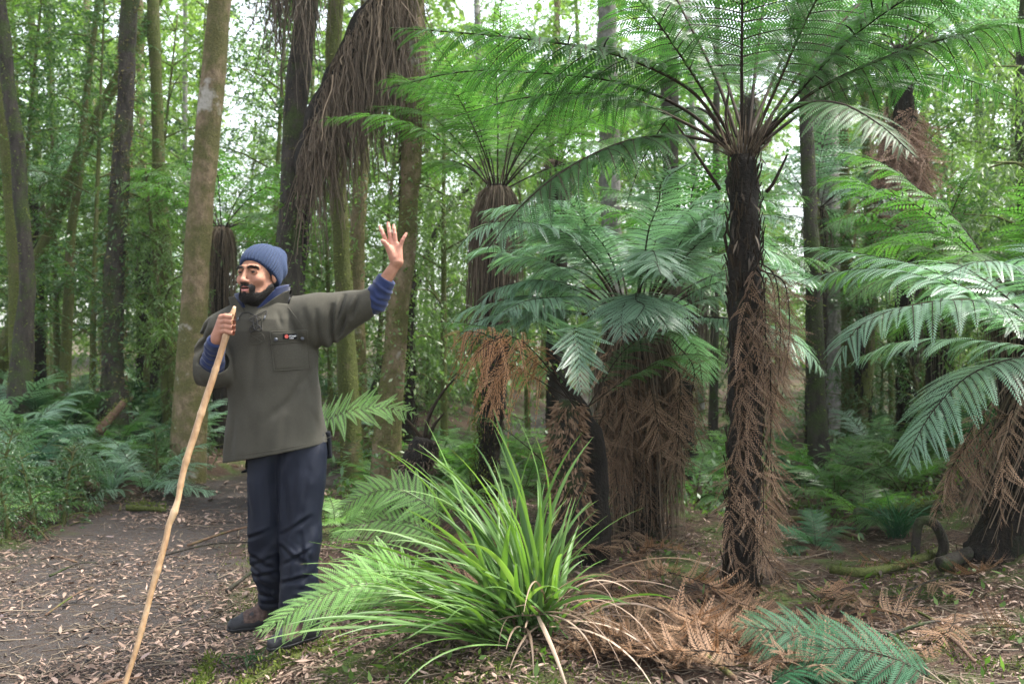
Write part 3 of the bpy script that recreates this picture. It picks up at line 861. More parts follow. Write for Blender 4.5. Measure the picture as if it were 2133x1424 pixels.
def tree_fern(name, label, base, top, r0, r1, nf, L, W, mat, npin=22, npl=12, el=(20, 78), bend=(1.2, 1.9), trunkm='bark_fern', azs=None, skirt=0, skirtL=1.2, skirtm='strand', skirtr=.16, seed=0, deadf=0, deadL=.9, group=None, curls=True, fr_start=.2, extra=None, stalk='stalk_dark', rach=.008, crownr=.06):
    base = np.asarray(base, float); top = np.asarray(top, float)
    t = thing(name, label, "tree fern", base, group)
    acc = Acc()
    mid = (base + top) / 2 + rng.normal(0, .03, 3) * [1, 1, 0]
    C = spline([base - [0, 0, .12], base * .7 + top * .3 + (mid - (base + top) / 2), mid, top], 70)
    rr = np.interp(np.linspace(0, 1, 70), [0, .12, .5, .93, 1], [r0 * 1.35, r0, (r0 + r1) / 2, r1, r1 * .6])
    tube(acc, C, rr, 22, 0, .5, disp=bark_disp(.22, 22, seed + 5))
    # old stipe stubs and fibres over the trunk
    n = int(260 * np.linalg.norm(top - base))
    tt = rng.random(n); i = (tt * 69).astype(int); a = rng.random(n) * 6.283
    o = np.stack([np.cos(a), np.sin(a), 0 * a], 1)
    p = C[i] + o * (rr[i] * .95)[:, None]
    s = np.linspace(0, 1, 4)[None, :, None]
    ln = (.04 + .1 * rng.random(n))[:, None, None]
    up = np.where(rng.random(n) < .6, 1, -1)[:, None, None]
    pts = p[:, None] + o[:, None] * (s * ln * .25) + np.array([0, 0, 1.0]) * s * ln * up + rng.normal(0, .004, (n, 4, 3))
    strands(acc, pts, .002 + .004 * rng.random(n), 1)
    acc.obj("trunk", [M[trunkm], M['stalk_dark']], t, base)
    for k in range(nf):
        az = azs[k] if azs is not None else k * 2.39996 + rng.normal(0, .15)
        q = (k + .5) / nf
        e0 = R(el[1] + (el[0] - el[1]) * q + rng.normal(0, 4))
        b = rng.uniform(*bend) * (.75 + .45 * (1 - q))
        l = L * (.8 + .3 * rng.random()) * (1 - .1 * q)
        pts = arc(az, e0, b, l)
        pts += rng.normal(0, .012, pts.shape) * np.linspace(0, 1, 8)[:, None] * l
        pts = pts + top + np.array([math.cos(az), math.sin(az), 0]) * crownr * r1 / .1 - [0, 0, .04 * q]
        acc = Acc()
        frond(acc, pts, W * (.85 + .25 * rng.random()), npin, npl, fr_start, side=[math.sin(az), -math.cos(az), 0], rach=rach, lean=18)
        acc.obj("frond", [M[mat], M[stalk]], t, base)
    if skirt:
        acc = Acc()
        n = skirt; a = rng.random(n) * 6.283; K = 9
        s = np.linspace(0, 1, K)
        out = (r1 + skirtr * (.25 + .75 * rng.random(n)))
        ln = skirtL * (.45 + .55 * rng.random(n))
        rad = r1 * .8 + (out - r1 * .8)[:, None] * np.minimum(1, s[None] * 3.2) ** .6
        z = top[2] - .02 + .03 * np.sin(np.minimum(s * 4, 1) * 3.14)[None] - s[None] ** 1.05 * ln[:, None]
        sway = rng.normal(0, .02, (n, K, 2)).cumsum(1) * .5
        pts = np.stack([top[0] + np.cos(a)[:, None] * rad + sway[..., 0], top[1] + np.sin(a)[:, None] * rad + sway[..., 1], z], -1)
        low = base[:2] - top[:2]
        pts[..., :2] += low * np.clip((top[2] - z) / max(top[2] - base[2], .1), 0, 1)[..., None]
        strands(acc, pts, (.0025 + .0045 * rng.random(n) ** 2)[:, None] * np.linspace(1, .5, K)[None], 0)
        acc.obj("dead_frond_skirt", M[skirtm], t, base)
    for k in range(deadf):
        az = rng.random() * 6.283
        f0 = rng.uniform(.55, 1.0)
        p0 = base + (top - base) * f0
        l = deadL * rng.uniform(.6, 1.15)
        l = min(l, (p0[2] - base[2]) * 1.05 + .1)
        ro = r1 + skirtr * rng.uniform(.3, 1.0)
        c, s_ = math.cos(az), math.sin(az)
        pts = np.array([[c * r1 * .7, s_ * r1 * .7, 0], [c * ro * .8, s_ * ro * .8, -.02], [c * ro, s_ * ro, -l * .35], [c * ro * 1.02, s_ * ro * 1.02, -l * .7], [c * ro * .98, s_ * ro * .98, -l]]) + p0
        pts[1:] += rng.normal(0, .03, (4, 3))
        acc = Acc()
        frond(acc, pts, W * .3, 20, 12, .12, side=[s_, -c, 0], rach=.005, dead=True, jitter=.2, grav=.3, missing=.08)
        acc.obj("dead_frond", [M['frond_dead' if skirtm != 'pink' else 'frond_pink'], M['stalk_dark']], t, base)
    return t, base, top

def add_frond(t, base, ctrl, W, mat, name="frond", label=None, **kw):
    acc = Acc()
    frond(acc, np.asarray(ctrl, float), W, **kw)
    o = acc.obj(name, [M[mat], M[kw.pop('stalk', 'stalk_dark')] if False else M['stalk_dark']], t, base)
    if label: o["label"] = label
    return o
def PL(pts, Y0): return [P(p[0], p[1], Y0 + (p[2] if len(p) > 2 else 0)) for p in pts]

# ---- hero tree fern, right of centre
Y3 = 5.45
b3 = Gp(1542, Y3)
top3 = P(1547, 305, Y3)
t3, b3, top3 = tree_fern("tree_fern", "tall dark trunked tree fern in the right foreground with long arching fronds overhead", b3, top3, .088, .084, 0, 1, .3, 'frond_green', seed=3)
HF = [
    ([(1515, 290), (1440, 190), (1300, 120), (1150, 88), (1000, 72), (815, 58)], 0, (0, -.1, -.25, -.4, -.5, -.6), .42),
    ([(1508, 295), (1420, 225), (1290, 172), (1130, 152), (960, 150), (785, 190)], 0, (0, 0, .05, .1, .1, .1), .34),
    ([(1505, 300), (1430, 258), (1310, 205), (1200, 194), (1080, 206), (945, 243)], 0, (0, .1, .25, .4, .5, .55), .34),
    ([(1510, 300), (1410, 283), (1300, 296), (1180, 352), (1085, 430), (1015, 520)], 0, (0, -.15, -.3, -.45, -.55, -.6), .40),
    ([(1522, 285), (1450, 165), (1365, 40), (1290, -40), (1180, -90)], 0, (0, -.1, -.2, -.3, -.4), .44),
    ([(1535, 285), (1490, 160), (1420, 20), (1360, -100), (1260, -180)], 0, (0, .2, .5, .8, 1.1), .44),
    ([(1546, 285), (1545, 140), (1545, -20), (1530, -150), (1500, -230)], 0, (0, -.1, -.25, -.5, -.8), .44),
    ([(1560, 285), (1572, 160), (1590, 10), (1610, -130), (1640, -200)], 0, (0, .2, .5, .9, 1.3), .46),
    ([(1570, 288), (1625, 165), (1690, 20), (1760, -90), (1860, -150)], 0, (0, -.1, -.2, -.4, -.6), .44),
    ([(1575, 290), (1680, 135), (1790, 10), (1900, -70), (2020, -100)], 0, (0, .1, .3, .5, .7), .44),
    ([(1580, 292), (1730, 120), (1860, 15), (1990, -50), (2150, -70)], 0, (0, -.15, -.35, -.5, -.6), .44),
    ([(1582, 295), (1690, 195), (1850, 118), (2000, 72), (2140, 45), (2290, 40)], 0, (0, -.1, -.2, -.3, -.35, -.35), .40),
    ([(1585, 300), (1690, 222), (1800, 172), (1900, 156), (2010, 165), (2130, 215)], 0, (0, .1, .25, .4, .5, .55), .36),
    ([(1580, 300), (1660, 225), (1745, 215), (1830, 258), (1905, 325)], 0, (0, -.35, -.7, -1.0, -1.2), .3),
    ([(1520, 300), (1465, 230), (1400, 240), (1340, 330), (1300, 440)], 0, (0, .35, .7, .9, 1.0), .32),
    ([(1550, 285), (1500, 130), (1450, 10), (1420, -60)], 0, (0, .5, 1.1, 1.6), .42),
    ([(1560, 285), (1640, 100), (1700, -10), (1760, -60)], 0, (0, .6, 1.2, 1.7), .42),
]
for pts, _, dys, w in HF:
    ctrl = [P(p[0], p[1], Y3 + d) for p, d in zip(pts, dys)]
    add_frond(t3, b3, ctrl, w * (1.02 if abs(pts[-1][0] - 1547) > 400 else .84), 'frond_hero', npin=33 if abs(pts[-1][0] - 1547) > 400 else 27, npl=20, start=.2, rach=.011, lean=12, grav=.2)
# young curled and broken stipes at the crown
acc = Acc()
for (q, d) in [([(1520, 300), (1512, 240), (1519, 186)], -.05), ([(1590, 300), (1600, 270), (1625, 250)], -.05), ([(1500, 395), (1450, 320), (1412, 262)], .1), ([(1596, 400), (1612, 380), (1640, 322)], .05)]:
    tube(acc, spline(PL([(a[0], a[1], d) for a in q], Y3), 10), np.linspace(.011, .006, 10), 6, 0, .6)
n = 130; az = rng.random(n) * 6.28; s = np.linspace(0, 1, 4)[None, :, None]
o_ = np.stack([np.cos(az), np.sin(az), 0 * az], 1)
pp = (top3 + o_ * .07 - [0, 0, .05])[:, None] + o_[:, None] * s * .09 + np.array([0, 0, 1.0]) * s * (.05 + .17 * rng.random((n, 1, 1)))
strands(acc, pp, .0015 + .002 * rng.random(n), 1)
acc.obj("stipe_base", [M['stalk_dark'], M['strand']], t3, b3)
# bark scales
acc = Acc()
n = 170
zz = b3[2] + rng.random(n) * (top3[2] - b3[2]); az = rng.random(n) * 6.28
o_ = np.stack([np.cos(az), np.sin(az), 0 * az], 1)
cx = np.interp(zz, [b3[2], top3[2]], [b3[0], top3[0]])
leaves(acc, np.stack([cx, np.full(n, Y3), zz], 1) + o_ * .1, np.stack([rng.normal(0, .25, n), rng.normal(0, .25, n), np.sign(rng.normal(size=n) - .4)], 1) + o_ * .2, o_, .04 + .07 * rng.random(n), .007 + .01 * rng.random(n), 0, None, .1, six=True)
acc.obj("loose_bark", M['strand_grey'], t3, b3)
# dead fronds hanging on the trunk
DF = []
for k in range(13):
    f = rng.uniform(.0, 1)
    y0 = 480 + f * 480
    sd = 1 if rng.random() < .85 else -1
    x0 = 1548 + sd * rng.uniform(10, 34)
    out = sd * rng.uniform(10, 75) if sd > 0 else sd * rng.uniform(0, 40)
    ln = rng.uniform(200, 380)
    ln = min(ln, 1200 - y0)
    dy = rng.uniform(-.14, .14)
    DF.append(([(x0, y0), (x0 + out * .8, y0 + ln * .1), (x0 + out, y0 + ln * .4), (x0 + out * .95, y0 + ln * .7), (x0 + out * .7, y0 + ln)], dy))
for q in ([(1590, 520), (1560, 600), (1545, 700), (1540, 800), (1530, 920)], [(1595, 600), (1570, 690), (1552, 790), (1542, 900), (1535, 1000)], [(1590, 720), (1575, 800), (1560, 900), (1550, 1010), (1540, 1110)],
          [(1560, 860), (1530, 950), (1520, 1050), (1525, 1150), (1560, 1220)], [(1530, 1000), (1560, 1080), (1590, 1150), (1640, 1215), (1700, 1240)]):
    DF.append((q, -.15))
for q, dy in DF:
    add_frond(t3, b3, [P(a, b_, Y3 + dy) for a, b_ in q], .15, 'frond_dead', "dead_frond", npin=24, npl=12, start=.08, dead=True, jitter=.2, rach=.005, missing=.06, side=[1.0, .25, 0])

# ---- silver tree fern, centre
b2 = Gp(1335, 6.9); top2 = P(1322, 668, 6.9)
t2, _, _ = tree_fern("tree_fern", "broad silver green tree fern at the centre above a wide skirt of brown dead fronds", b2, top2, .15, .12, 40, 1.55, .31, 'frond_silver_sheen', 30, 16, (8, 78), (1.15, 1.95), skirt=420, skirtL=1.6, skirtr=.2, deadf=46, deadL=1.25, seed=8, fr_start=.3, rach=.008)
for k in range(20):
    px = rng.uniform(1235, 1450); y0 = rng.uniform(740, 900); ln = rng.uniform(150, 260)
    dy = -.25 + rng.uniform(-.1, .1)
    add_frond(t2, b2, [P(1330 + (px - 1330) * .6, y0 - 60, 6.9 + dy * .5), P(px, y0, 6.9 + dy), P(px + rng.uniform(-15, 15), y0 + ln * .5, 6.9 + dy), P(px + rng.uniform(-25, 25), y0 + ln, 6.9 + dy)], .17, 'frond_dead', "dead_frond", npin=22, npl=12, start=.1, dead=True, jitter=.2, rach=.005, missing=.05, side=[1.0, .1, 0])

# ---- smaller tree fern behind, left of centre
b1 = Gp(1005, 8.4); top1 = P(1036, 385, 8.4)
t1, _, _ = tree_fern("tree_fern", "slim tree fern left of centre with a skirt of straight hanging strings", b1, top1, .09, .1, 17, 1.75, .34, 'frond_bright', 26, 12, (30, 84), (.9, 1.6), skirt=330, skirtL=1.55, skirtr=.12, skirtm='strand', seed=12)
acc = Acc(); fuzz(acc, np.array([[*(b1 + (top1 - b1) * .5), .1], [*(b1 + (top1 - b1) * .25), .09], [*(b1 - [0, 0, .1]), .11]]), 2600, .03, .3)
acc.obj("moss", M['moss'], t1, b1)

# ---- bright fern at right edge and the big one beyond the frame
b4 = Gp(2115, 7.4); top4 = P(2112, 610, 7.4)
tree_fern("tree_fern", "bright green tree fern at the right edge with a fan of lit fronds", b4, top4, .12, .1, 22, 1.7, .38, 'frond_bright', 26, 12, (5, 62), (.9, 1.6), skirt=160, skirtL=.8, skirtr=.12, seed=15)
b5 = Gp(2075, 5.6); top5 = P(2235, 740, 5.6)
t5, _, _ = tree_fern("tree_fern", "stooping tree fern at the lower right edge with dark trunk hung with brown fronds", b5, top5, .16, .13, 5, 1.5, .36, 'frond_silver_sheen', 24, 16, (30, 80), (1.2, 1.8), azs=[.3, 1.2, -.8, 2.0, 5.0], skirt=260, skirtL=1.0, skirtr=.16, deadf=14, deadL=.8, seed=19)
for pts, dys, w in [
    ([(2220, 725), (2130, 660), (2030, 625), (1900, 635), (1790, 680), (1735, 765)], (0, -.2, -.4, -.5, -.6, -.65), .38),
    ([(2215, 730), (2080, 640), (1930, 560), (1800, 530), (1690, 515), (1600, 512)], (0, .1, .2, .3, .35, .4), .3),
    ([(2215, 735), (2090, 665), (1960, 590), (1840, 560), (1720, 570), (1630, 600)], (0, 0, .1, .15, .2, .2), .32),
    ([(2215, 745), (2120, 745), (2030, 775), (1960, 835), (1910, 910), (1885, 985)], (0, -.2, -.4, -.5, -.6, -.7), .33),
    ([(2210, 740), (2100, 715), (1980, 705), (1860, 715), (1760, 760)], (0, .2, .4, .5, .6), .26),
    ([(2230, 725), (2190, 620), (2120, 560), (2040, 545), (1950, 580)], (0, -.3, -.6, -.8, -.9), .32)]:
    add_frond(t5, b5, [P(p[0], p[1], 5.6 + d) for p, d in zip(pts, dys)], w, 'frond_silver_sheen', npin=28, npl=20, start=.12, rach=.007, lean=25, grav=.25)
for q in ([(2080, 820), (2020, 900), (1990, 980), (1965, 1070)], [(2110, 850), (2050, 930), (2030, 1010), (2020, 1090)], [(2130, 800), (2100, 900), (2090, 1000), (2085, 1100)], [(2060, 880), (1990, 960), (1960, 1040), (1940, 1100)]):
    add_frond(t5, b5, [P(a, b_, 5.35) for a, b_ in q], .15, 'frond_dead', "dead_frond", npin=22, npl=12, start=.05, dead=True, jitter=.15, rach=.005, side=[1, .2, 0])

# ---- tree fern with pink brown skirt
b17 = Gp(1890, 11); top17 = P(1878, 95, 11)
tree_fern("tree_fern", "tall background tree fern wearing a shaggy pink brown skirt of dead fronds", b17, top17, .12, .12, 14, 2.0, .45, 'frond_silver_sheen', 18, 9, (10, 70), (1.0, 1.7), skirt=0, seed=23)
tt17 = [o for o in SC.objects if o.name.startswith("tree_fern") and o.type == 'EMPTY'][-1]
for k in range(74):
    f = rng.random(); y0 = 190 + f * 240; x0 = 1882 + rng.normal(0, 12)
    px = x0 + rng.normal(0, 26) * (.5 + f); ln = rng.uniform(80, 150)
    dy = rng.uniform(-.25, .15)
    add_frond(tt17, b17, [P(x0, y0, 11 + dy * .3), P(px, y0 + 25, 11 + dy), P(px + rng.normal(0, 8), y0 + ln * .6, 11 + dy), P(px + rng.normal(0, 10), y0 + ln, 11 + dy)], .27, 'frond_pink', "dead_frond", npin=16, npl=9, start=.05, dead=True, jitter=.15, rach=.007, side=[1, .1, 0])

# ---- leaning tree fern with the huge skirt, top centre left
YL = 9.0
rows = np.array([[*P(905, -110, YL), .11], [*P(800, 0, YL), .12], [*P(712, 150, YL), .12], [*P(655, 280, YL), .11], [*P(628, 420, YL+.3), .09], [*P(615, 640, YL+.5), .09], [*Gp(612, YL+.5, -.1), .1]])
bL = rows[-1, :3].copy(); bL[2] += .1
tL = thing("leaning_tree_fern", "leaning tree fern draped in a huge ragged curtain of dead brown fronds", "tree fern", bL)
acc = Acc(); C = spline(rows, 70); tube(acc, C[:, :3], C[:, 3], 18, 0, .5, disp=bark_disp(.2, 18, 31)); acc.obj("trunk", M['bark_fern'], tL, bL)
acc = Acc()
def curtain(acc, n, fn, K=10, mat=0, rr=(.003, .006)):
    P0 = []
    for _ in range(n): P0.append(fn())
    P0 = np.array(P0)                       # x0,y0(px), length px, dy
    s = np.linspace(0, 1, K)
    base = np.array([P(a, b_, YL + d) for a, b_, l, d in P0])
    ln = P0[:, 2] / FPX * YL
    swing = rng.normal(0, .09, (n, 2))
    pts = base[:, None] + np.stack([swing[:, :1] * s[None] * ln[:, None] * 1.5, swing[:, 1:] * s[None], -s[None] * ln[:, None]], -1) + rng.normal(0, .016, (n, K, 3)).cumsum(1) * .8
    strands(acc, pts, (rr[0] + rr[1] * rng.random(n) ** 2)[:, None] * np.linspace(1, .5, K)[None], mat)
def f_main():
    u = rng.random(); x = 655 + u * 190; y = np.interp(x, [655, 712, 800, 850], [270, 140, 0, -60]) + rng.normal(0, 10)
    return x, y - 10, rng.uniform(60, 170) + 210 * min(1, (x - 640) / 120) * rng.random() ** 1.2, rng.normal(0, .13)
curtain(acc, 900, f_main)
def f_right():
    x = rng.uniform(780, 868); return x, rng.uniform(-60, 40), rng.uniform(120, 330), rng.normal(0, .1)
curtain(acc, 420, f_right)
def f_left():
    x = rng.uniform(640, 760); y = np.interp(x, [640, 700, 760], [300, 180, 90]); return x, y, rng.uniform(90, 300), rng.normal(-.1, .08)
curtain(acc, 240, f_left, rr=(.003, .006))
def f_edge():
    x = rng.uniform(628, 830); y = np.interp(x, [628, 655, 712, 800, 830], [400, 262, 128, -20, -60]); return x - 8, y - 12, rng.uniform(40, 150), rng.normal(-.1, .05)
curtain(acc, 420, f_edge, rr=(.003, .006))
acc.obj("dead_frond_skirt", M['strand'], tL, bL)
crL = rows[0, :3]
for k in range(10):
    az = k * 2.4; acc = Acc()
    frond(acc, arc(az, R(60 - 5 * k), 1.5, 2.0) + crL, .42, 18, 9, .2, side=[math.sin(az), -math.cos(az), 0], rach=.008)
    acc.obj("frond", [M['frond_green'], M['stalk_dark']], tL, bL)
# dead strands at the top of the dark trunk
tE = thing("hanging_dead_fronds", "pale dead fern strands dangling across the top of the dark trunk", "dead fronds", P(612, -60, 8.9))
acc = Acc(); YL0 = YL; YL = 8.85
def f_top():
    x = 612 + rng.normal(0, 34); return x, rng.uniform(-110, -40), rng.uniform(90, 330) * (1 if rng.random() < .2 else .62), rng.normal(0, .12)
curtain(acc, 260, f_top, rr=(.003, .006)); YL = YL0
acc.obj("strands", M['strand_grey'], tE, P(612, -60, 8.9))

# ---- background tree ferns
fa = [(462, 470, 12.0, 12, 'frond_bright', "dark trunked tree fern between the pale brown trunk and the beanie", .10, 200),
      (70, 410, 14.5, 14, 'frond_silver_sheen', "background tree fern with grey silver fronds at the left", .12, 60),
      (235, 600, 17, 12, 'frond_silver_sheen', "small silver tree fern far back behind the creeper trunk", .1, 0),
      (300, 480, 15, 10, 'frond_green', "dark stout tree fern trunk behind the creeper covered trunk", .16, 80),
      (1160, 330, 12.5, 12, 'frond_bright', "tree fern with a brown trunk behind the upper left big fronds", .13, 150),
      (1430, 560, 9.6, 16, 'frond_green', "fibrous brown trunked tree fern right behind the silver one", .13, 260),
      (1700, 430, 12, 12, 'frond_silver_sheen', "background tree fern standing right of the bright sky gap", .12, 60),
      (1560, 200, 15, 12, 'frond_bright', "far tree fern hidden behind the big fern crown", .12, 60),
      (856, -130, 10.3, 8, 'frond_bright', "tree fern whose bright fronds hang in at the top centre", .08, 0),
      (1950, 560, 10, 14, 'frond_green', "mid distance tree fern behind the right silver fronds", .13, 120),
      (1800, 560, 13, 12, 'frond_green', "small dim tree fern behind the right silver fronds", .1, 60)]
for k, (px, py, Y, nf, mt, lab, r, sk) in enumerate(fa):
    bb = Gp(px + random.uniform(-8, 8), Y); tp = P(px, py, Y)
    L = 1.7 if Y < 13 else 1.9
    tree_fern("tree_fern", lab, bb, tp, r, r * .85, nf, L, .42, mt, 18, 9, (8, 78), (1.1, 1.8), skirt=sk, skirtL=min(1.4, tp[2] * .6), skirtr=.12, seed=40 + k, skirtm=['strand', 'strand_grey'][k % 2])

# ---- ground ferns, copied from a few plants
def ground_fern(mat, nf, L, W, el=(15, 65), npin=18, npl=12, bend=(.8, 1.5), start=.2):
    t = thing("ground_fern", "", "fern")
    for k in range(nf):
        az = k * 2.4 + rng.normal(0, .2); q = (k + .5) / nf
        pts = arc(az, R(el[1] + (el[0] - el[1]) * q), rng.uniform(*bend), L * rng.uniform(.75, 1.1))
        acc = Acc()
        frond(acc, pts, W * rng.uniform(.8, 1.1), npin, npl, start, side=[math.sin(az), -math.cos(az), 0], rach=.004, grav=.1)
        acc.obj("frond", [M[mat], M['stalk_dark']], t)
    return t
GF = [ground_fern('frond_green', 9, .8, .24), ground_fern('frond_dark', 8, .7, .22), ground_fern('frond_silver_sheen', 10, .95, .28), ground_fern('frond_bright', 8, .75, .24), ground_fern('frond_lime', 6, .5, .17)]
def gfern(px, Y, kind, sc, lab, group=None):
    place(GF[kind], Gp(px, Y, .0), rng.random() * 6.28, sc, lab, group, "ground_fern")
for px, Y, k, s, lab in [
    (300, 9.6, 2, .95, "grey green fern leaning over the path beside the creeper trunk base"),
    (340, 10.6, 3, .9, "light green fern just behind the walking stick, left of the man's elbow"),
    (250, 11.0, 0, .9, "fern at the foot of the creeper covered trunk"),
    (15, 11.0, 2, 1.1, "silvery fern at the left edge below the twin trunks"),
    (40, 9.0, 1, 1.1, "dark bluish fern low at the left edge"),
    (110, 10.2, 1, .9, "dark fern on the left bank behind the rotten log"),
    (150, 12.5, 0, 1.0, "green fern between the twin trunks and the creeper trunk"),
    (1000, 10.5, 3, .9, "light green fern beneath the slim tree fern"),
    (905, 10.2, 3, 1.0, "bright fern beneath the trunk behind the raised hand"),
    (850, 11.4, 2, 1.0, "fern at the base of the trunk behind the raised hand"),
    (760, 12.0, 0, 1.0, "fern at the foot of the two brown mossy trunks"),
    (1090, 9.2, 0, .9, "fern on the path edge left of the curved trunk"),
    (960, 8.0, 4, .9, "small pale fern behind the long bladed clump"),
    (1740, 8.4, 0, 1.1, "green fern to the right of the big fern trunk's hanging fronds"),
    (1800, 7.4, 3, .9, "bright green low fern in the right middle ground"),
    (1880, 8.2, 3, 1.0, "sunny green fern behind the lower right silver fronds"),
    (1670, 9.4, 1, 1.2, "dark fern just right of the big fern trunk"),
    (1700, 6.6, 1, .55, "small dark fern on the litter right of the big trunk"),
    (2060, 8.6, 1, 1.2, "dark fern behind the stooping tree fern"),
    (1450, 8.6, 0, 1.1, "green fern between the silver fern skirt and big trunk"),
    (700, 7.0, 4, .75, "small fern at the path edge just behind the man's trousers")]:
    gfern(px, Y, k, s, lab)
for px, Y, s, lab in [(20, 7.3, .42, "small leafy plant on the bank at the left edge"), (75, 7.6, .4, "low leafy plant overhanging the path near the left edge"), (130, 8.0, .42, "low leafy plant on the left bank below the rotten log"), (-10, 8.0, .4, "leafy plant at the left edge above the path bank"),
                      (180, 8.8, .36, "small leafy plant right of the rotten log"), (330, 9.9, .4, "small bush at the path edge left of the staff"), (400, 10.9, .5, "small bush behind the staff at the far path edge")]:
    place(BUSH, Gp(px, Y), rng.random() * 6, s, lab, None, "bush")
for px, Y, k, s, lab in [(45, 7.9, 4, .7, "pale little fern on the left bank above the path"), (110, 8.5, 3, .6, "little bright fern beside the rotten log"), (5, 8.9, 2, .8, "grey green fern at the left edge beside the rotten log"), (200, 9.9, 2, .8, "grey green fern above the rotten log's right end"),
                         (270, 10.4, 3, .75, "bright fern behind the mossy branch on the left"), (380, 11.5, 2, .9, "grey green fern behind the staff"), (150, 11.3, 0, 1.0, "green fern left of the creeper covered trunk"), (90, 12.5, 2, 1.1, "silvery fern between the twin trunks and leaning tree"), (1600, 4.9, 1, .0001, "")][:-1]:
    gfern(px, Y, k, s, lab)
for k in range(56):
    px = rng.uniform(-60, 620) if k < 26 else (rng.uniform(640, 1260) if k < 44 else rng.uniform(1380, 2150)); Y = rng.uniform(8.6, 13)
    p = Gp(px, Y)
    if float(path_dist(p[:1], p[1:2])[0]) < 1.35: continue
    gfern(px, Y, int(rng.choice([0, 2, 2, 3, 1] if px < 560 else [3, 3, 4, 0])), rng.uniform(.7, 1.2), where("leafy fern", px, Y, 10, 11.5), "ferns crowding the forest floor")
for k in range(46):
    Y = rng.uniform(10.5, 22); px = rng.uniform(-80, 2220)
    p = Gp(px, Y)
    if float(path_dist(p[:1], p[1:2])[0]) < 1.3: continue
    gfern(px, Y, int(rng.integers(0, 4)), rng.uniform(.8, 1.4), where("blurred fern", px, Y, 13, 18), "ferns on the distant forest floor")
for g in GF:
    if id(g) not in used: bpy.data.objects.remove(g)

# single nearer fronds
def single_frond(label, pts, Y0, w, mat, npin=24, npl=20, name="fern_frond", cat="fern frond", **kw):
    ctrl = [P(p[0], p[1], Y0 + (p[2] if len(p) > 2 else 0)) for p in pts]
    acc = Acc(); frond(acc, ctrl, w, npin, npl, **kw)
    o = acc.obj(name, [M[mat], M['stalk_dark'] if 'dark' in mat else M['stalk_green']], None, ctrl[0])
    return tag(o, label, cat)
single_frond("pale green frond reaching right from behind the man's hip", [(600, 960, .4), (640, 900, .2), (720, 858), (800, 850), (868, 862, -.1)], 5.4, .19, 'frond_lime', start=.2, grav=.2, rach=.003, side=[0, .7, .7])
single_frond("pale green frond spread beside the man's knee", [(930, 1120, .1), (900, 1060), (830, 1020), (760, 1030), (690, 1070)], 4.9, .19, 'frond_lime', start=.15, grav=.1, rach=.003, side=[0, .6, .75])
single_frond("second pale green frond below the one at the knee", [(940, 1160, .1), (880, 1100), (810, 1082), (740, 1095), (680, 1130)], 4.85, .14, 'frond_lime', start=.15, grav=.1, rach=.003, side=[0, .6, .75])
single_frond("lime green frond covering the man's boots", [(860, 1235, .12), (800, 1215, .05), (720, 1222), (640, 1255), (580, 1292, -.03), (530, 1318, -.05)], 3.98, .165, 'frond_lime', start=.06, grav=.1, rach=.0025, lean=34, side=[.25, .5, .8])
single_frond("shorter lime frond above the boots beside the trouser leg", [(880, 1235, .15), (840, 1195, .1), (780, 1190), (730, 1215), (690, 1262)], 4.05, .17, 'frond_lime', start=.1, grav=.1, rach=.0025, lean=34, side=[.3, .5, .8])
single_frond("deep green frond at the bottom right lying over dead fronds", [(1900, 1470), (1800, 1385), (1700, 1330), (1600, 1310), (1530, 1300)], 4.25, .27, 'frond_dark', start=.05, grav=.1, rach=.003, side=[-.2, .7, .6])
single_frond("lower deep green frond crossing the bottom edge on the right", [(2000, 1470), (1920, 1400), (1830, 1360), (1740, 1350), (1650, 1380)], 4.0, .27, 'frond_dark', start=.05, grav=.1, rach=.003, side=[-.2, .7, .6])
single_frond("deep green frond on the bottom edge right of centre", [(1560, 1480), (1620, 1410), (1700, 1385), (1780, 1400)], 3.95, .18, 'frond_dark', start=.05, grav=.1, rach=.003)

# ---- curved dark little tree fern left of the silver one
b7 = Gp(1235, 6.15)
t7 = thing("curved_tree_fern", "small crooked tree fern with a curved dark trunk in front of the silver fern", "tree fern", b7)
rows = np.array([[*P(1150, 775, 6.15), .02], [*P(1185, 815, 6.15), .03], [*P(1218, 870, 6.15), .05], [*P(1240, 960, 6.15), .075], [*(b7 - [0, 0, .1]), .11]])
acc = Acc(); C = spline(rows, 50); tube(acc, C[:, :3], C[:, 3], 14, 0, .5, disp=bark_disp(.2, 20, 51)); acc.obj("trunk", M['bark_fern'], t7, b7)
rows2 = np.array([[*P(1190, 835, 6.0), .06], [*P(1180, 900, 6.0), .085], [*P(1185, 980, 6.0), .09], [*P(1195, 1080, 6.0), .08]])
acc = Acc(); C = spline(rows2, 30); tube(acc, C[:, :3], C[:, 3], 12, 0, .5, disp=bark_disp(.3, 20, 52)); fuzz(acc, rows2, 1200, .06, .35, down=1.0, w=.25, mat=1); acc.obj("dead_frond_skirt", [M['bark_dark'], M['frond_dead']], t7, b7)
k7 = dict(npin=22, npl=16, start=.2, rach=.005)
add_frond(t7, b7, PL([(1225, 900), (1205, 800, -.15), (1195, 705, -.3), (1200, 690, -.5), (1212, 820, -.7)], 6.15), .25, 'frond_silver_sheen', npin=24, npl=20, start=.36, rach=.005, side=[1, 0, 0], grav=.1, lean=30)
add_frond(t7, b7, PL([(1225, 850), (1150, 770, -.05), (1060, 700, -.1), (960, 672, -.15), (880, 672, -.2)], 6.15), .2, 'frond_green', **k7)
add_frond(t7, b7, PL([(1220, 850), (1290, 800, -.05), (1380, 750, -.1), (1450, 738, -.15), (1530, 760, -.2)], 6.15), .2, 'frond_green', **k7)
add_frond(t7, b7, PL([(1220, 855), (1300, 730, .2), (1380, 690, .4), (1440, 710, .6)], 6.15), .2, 'frond_green', **k7)
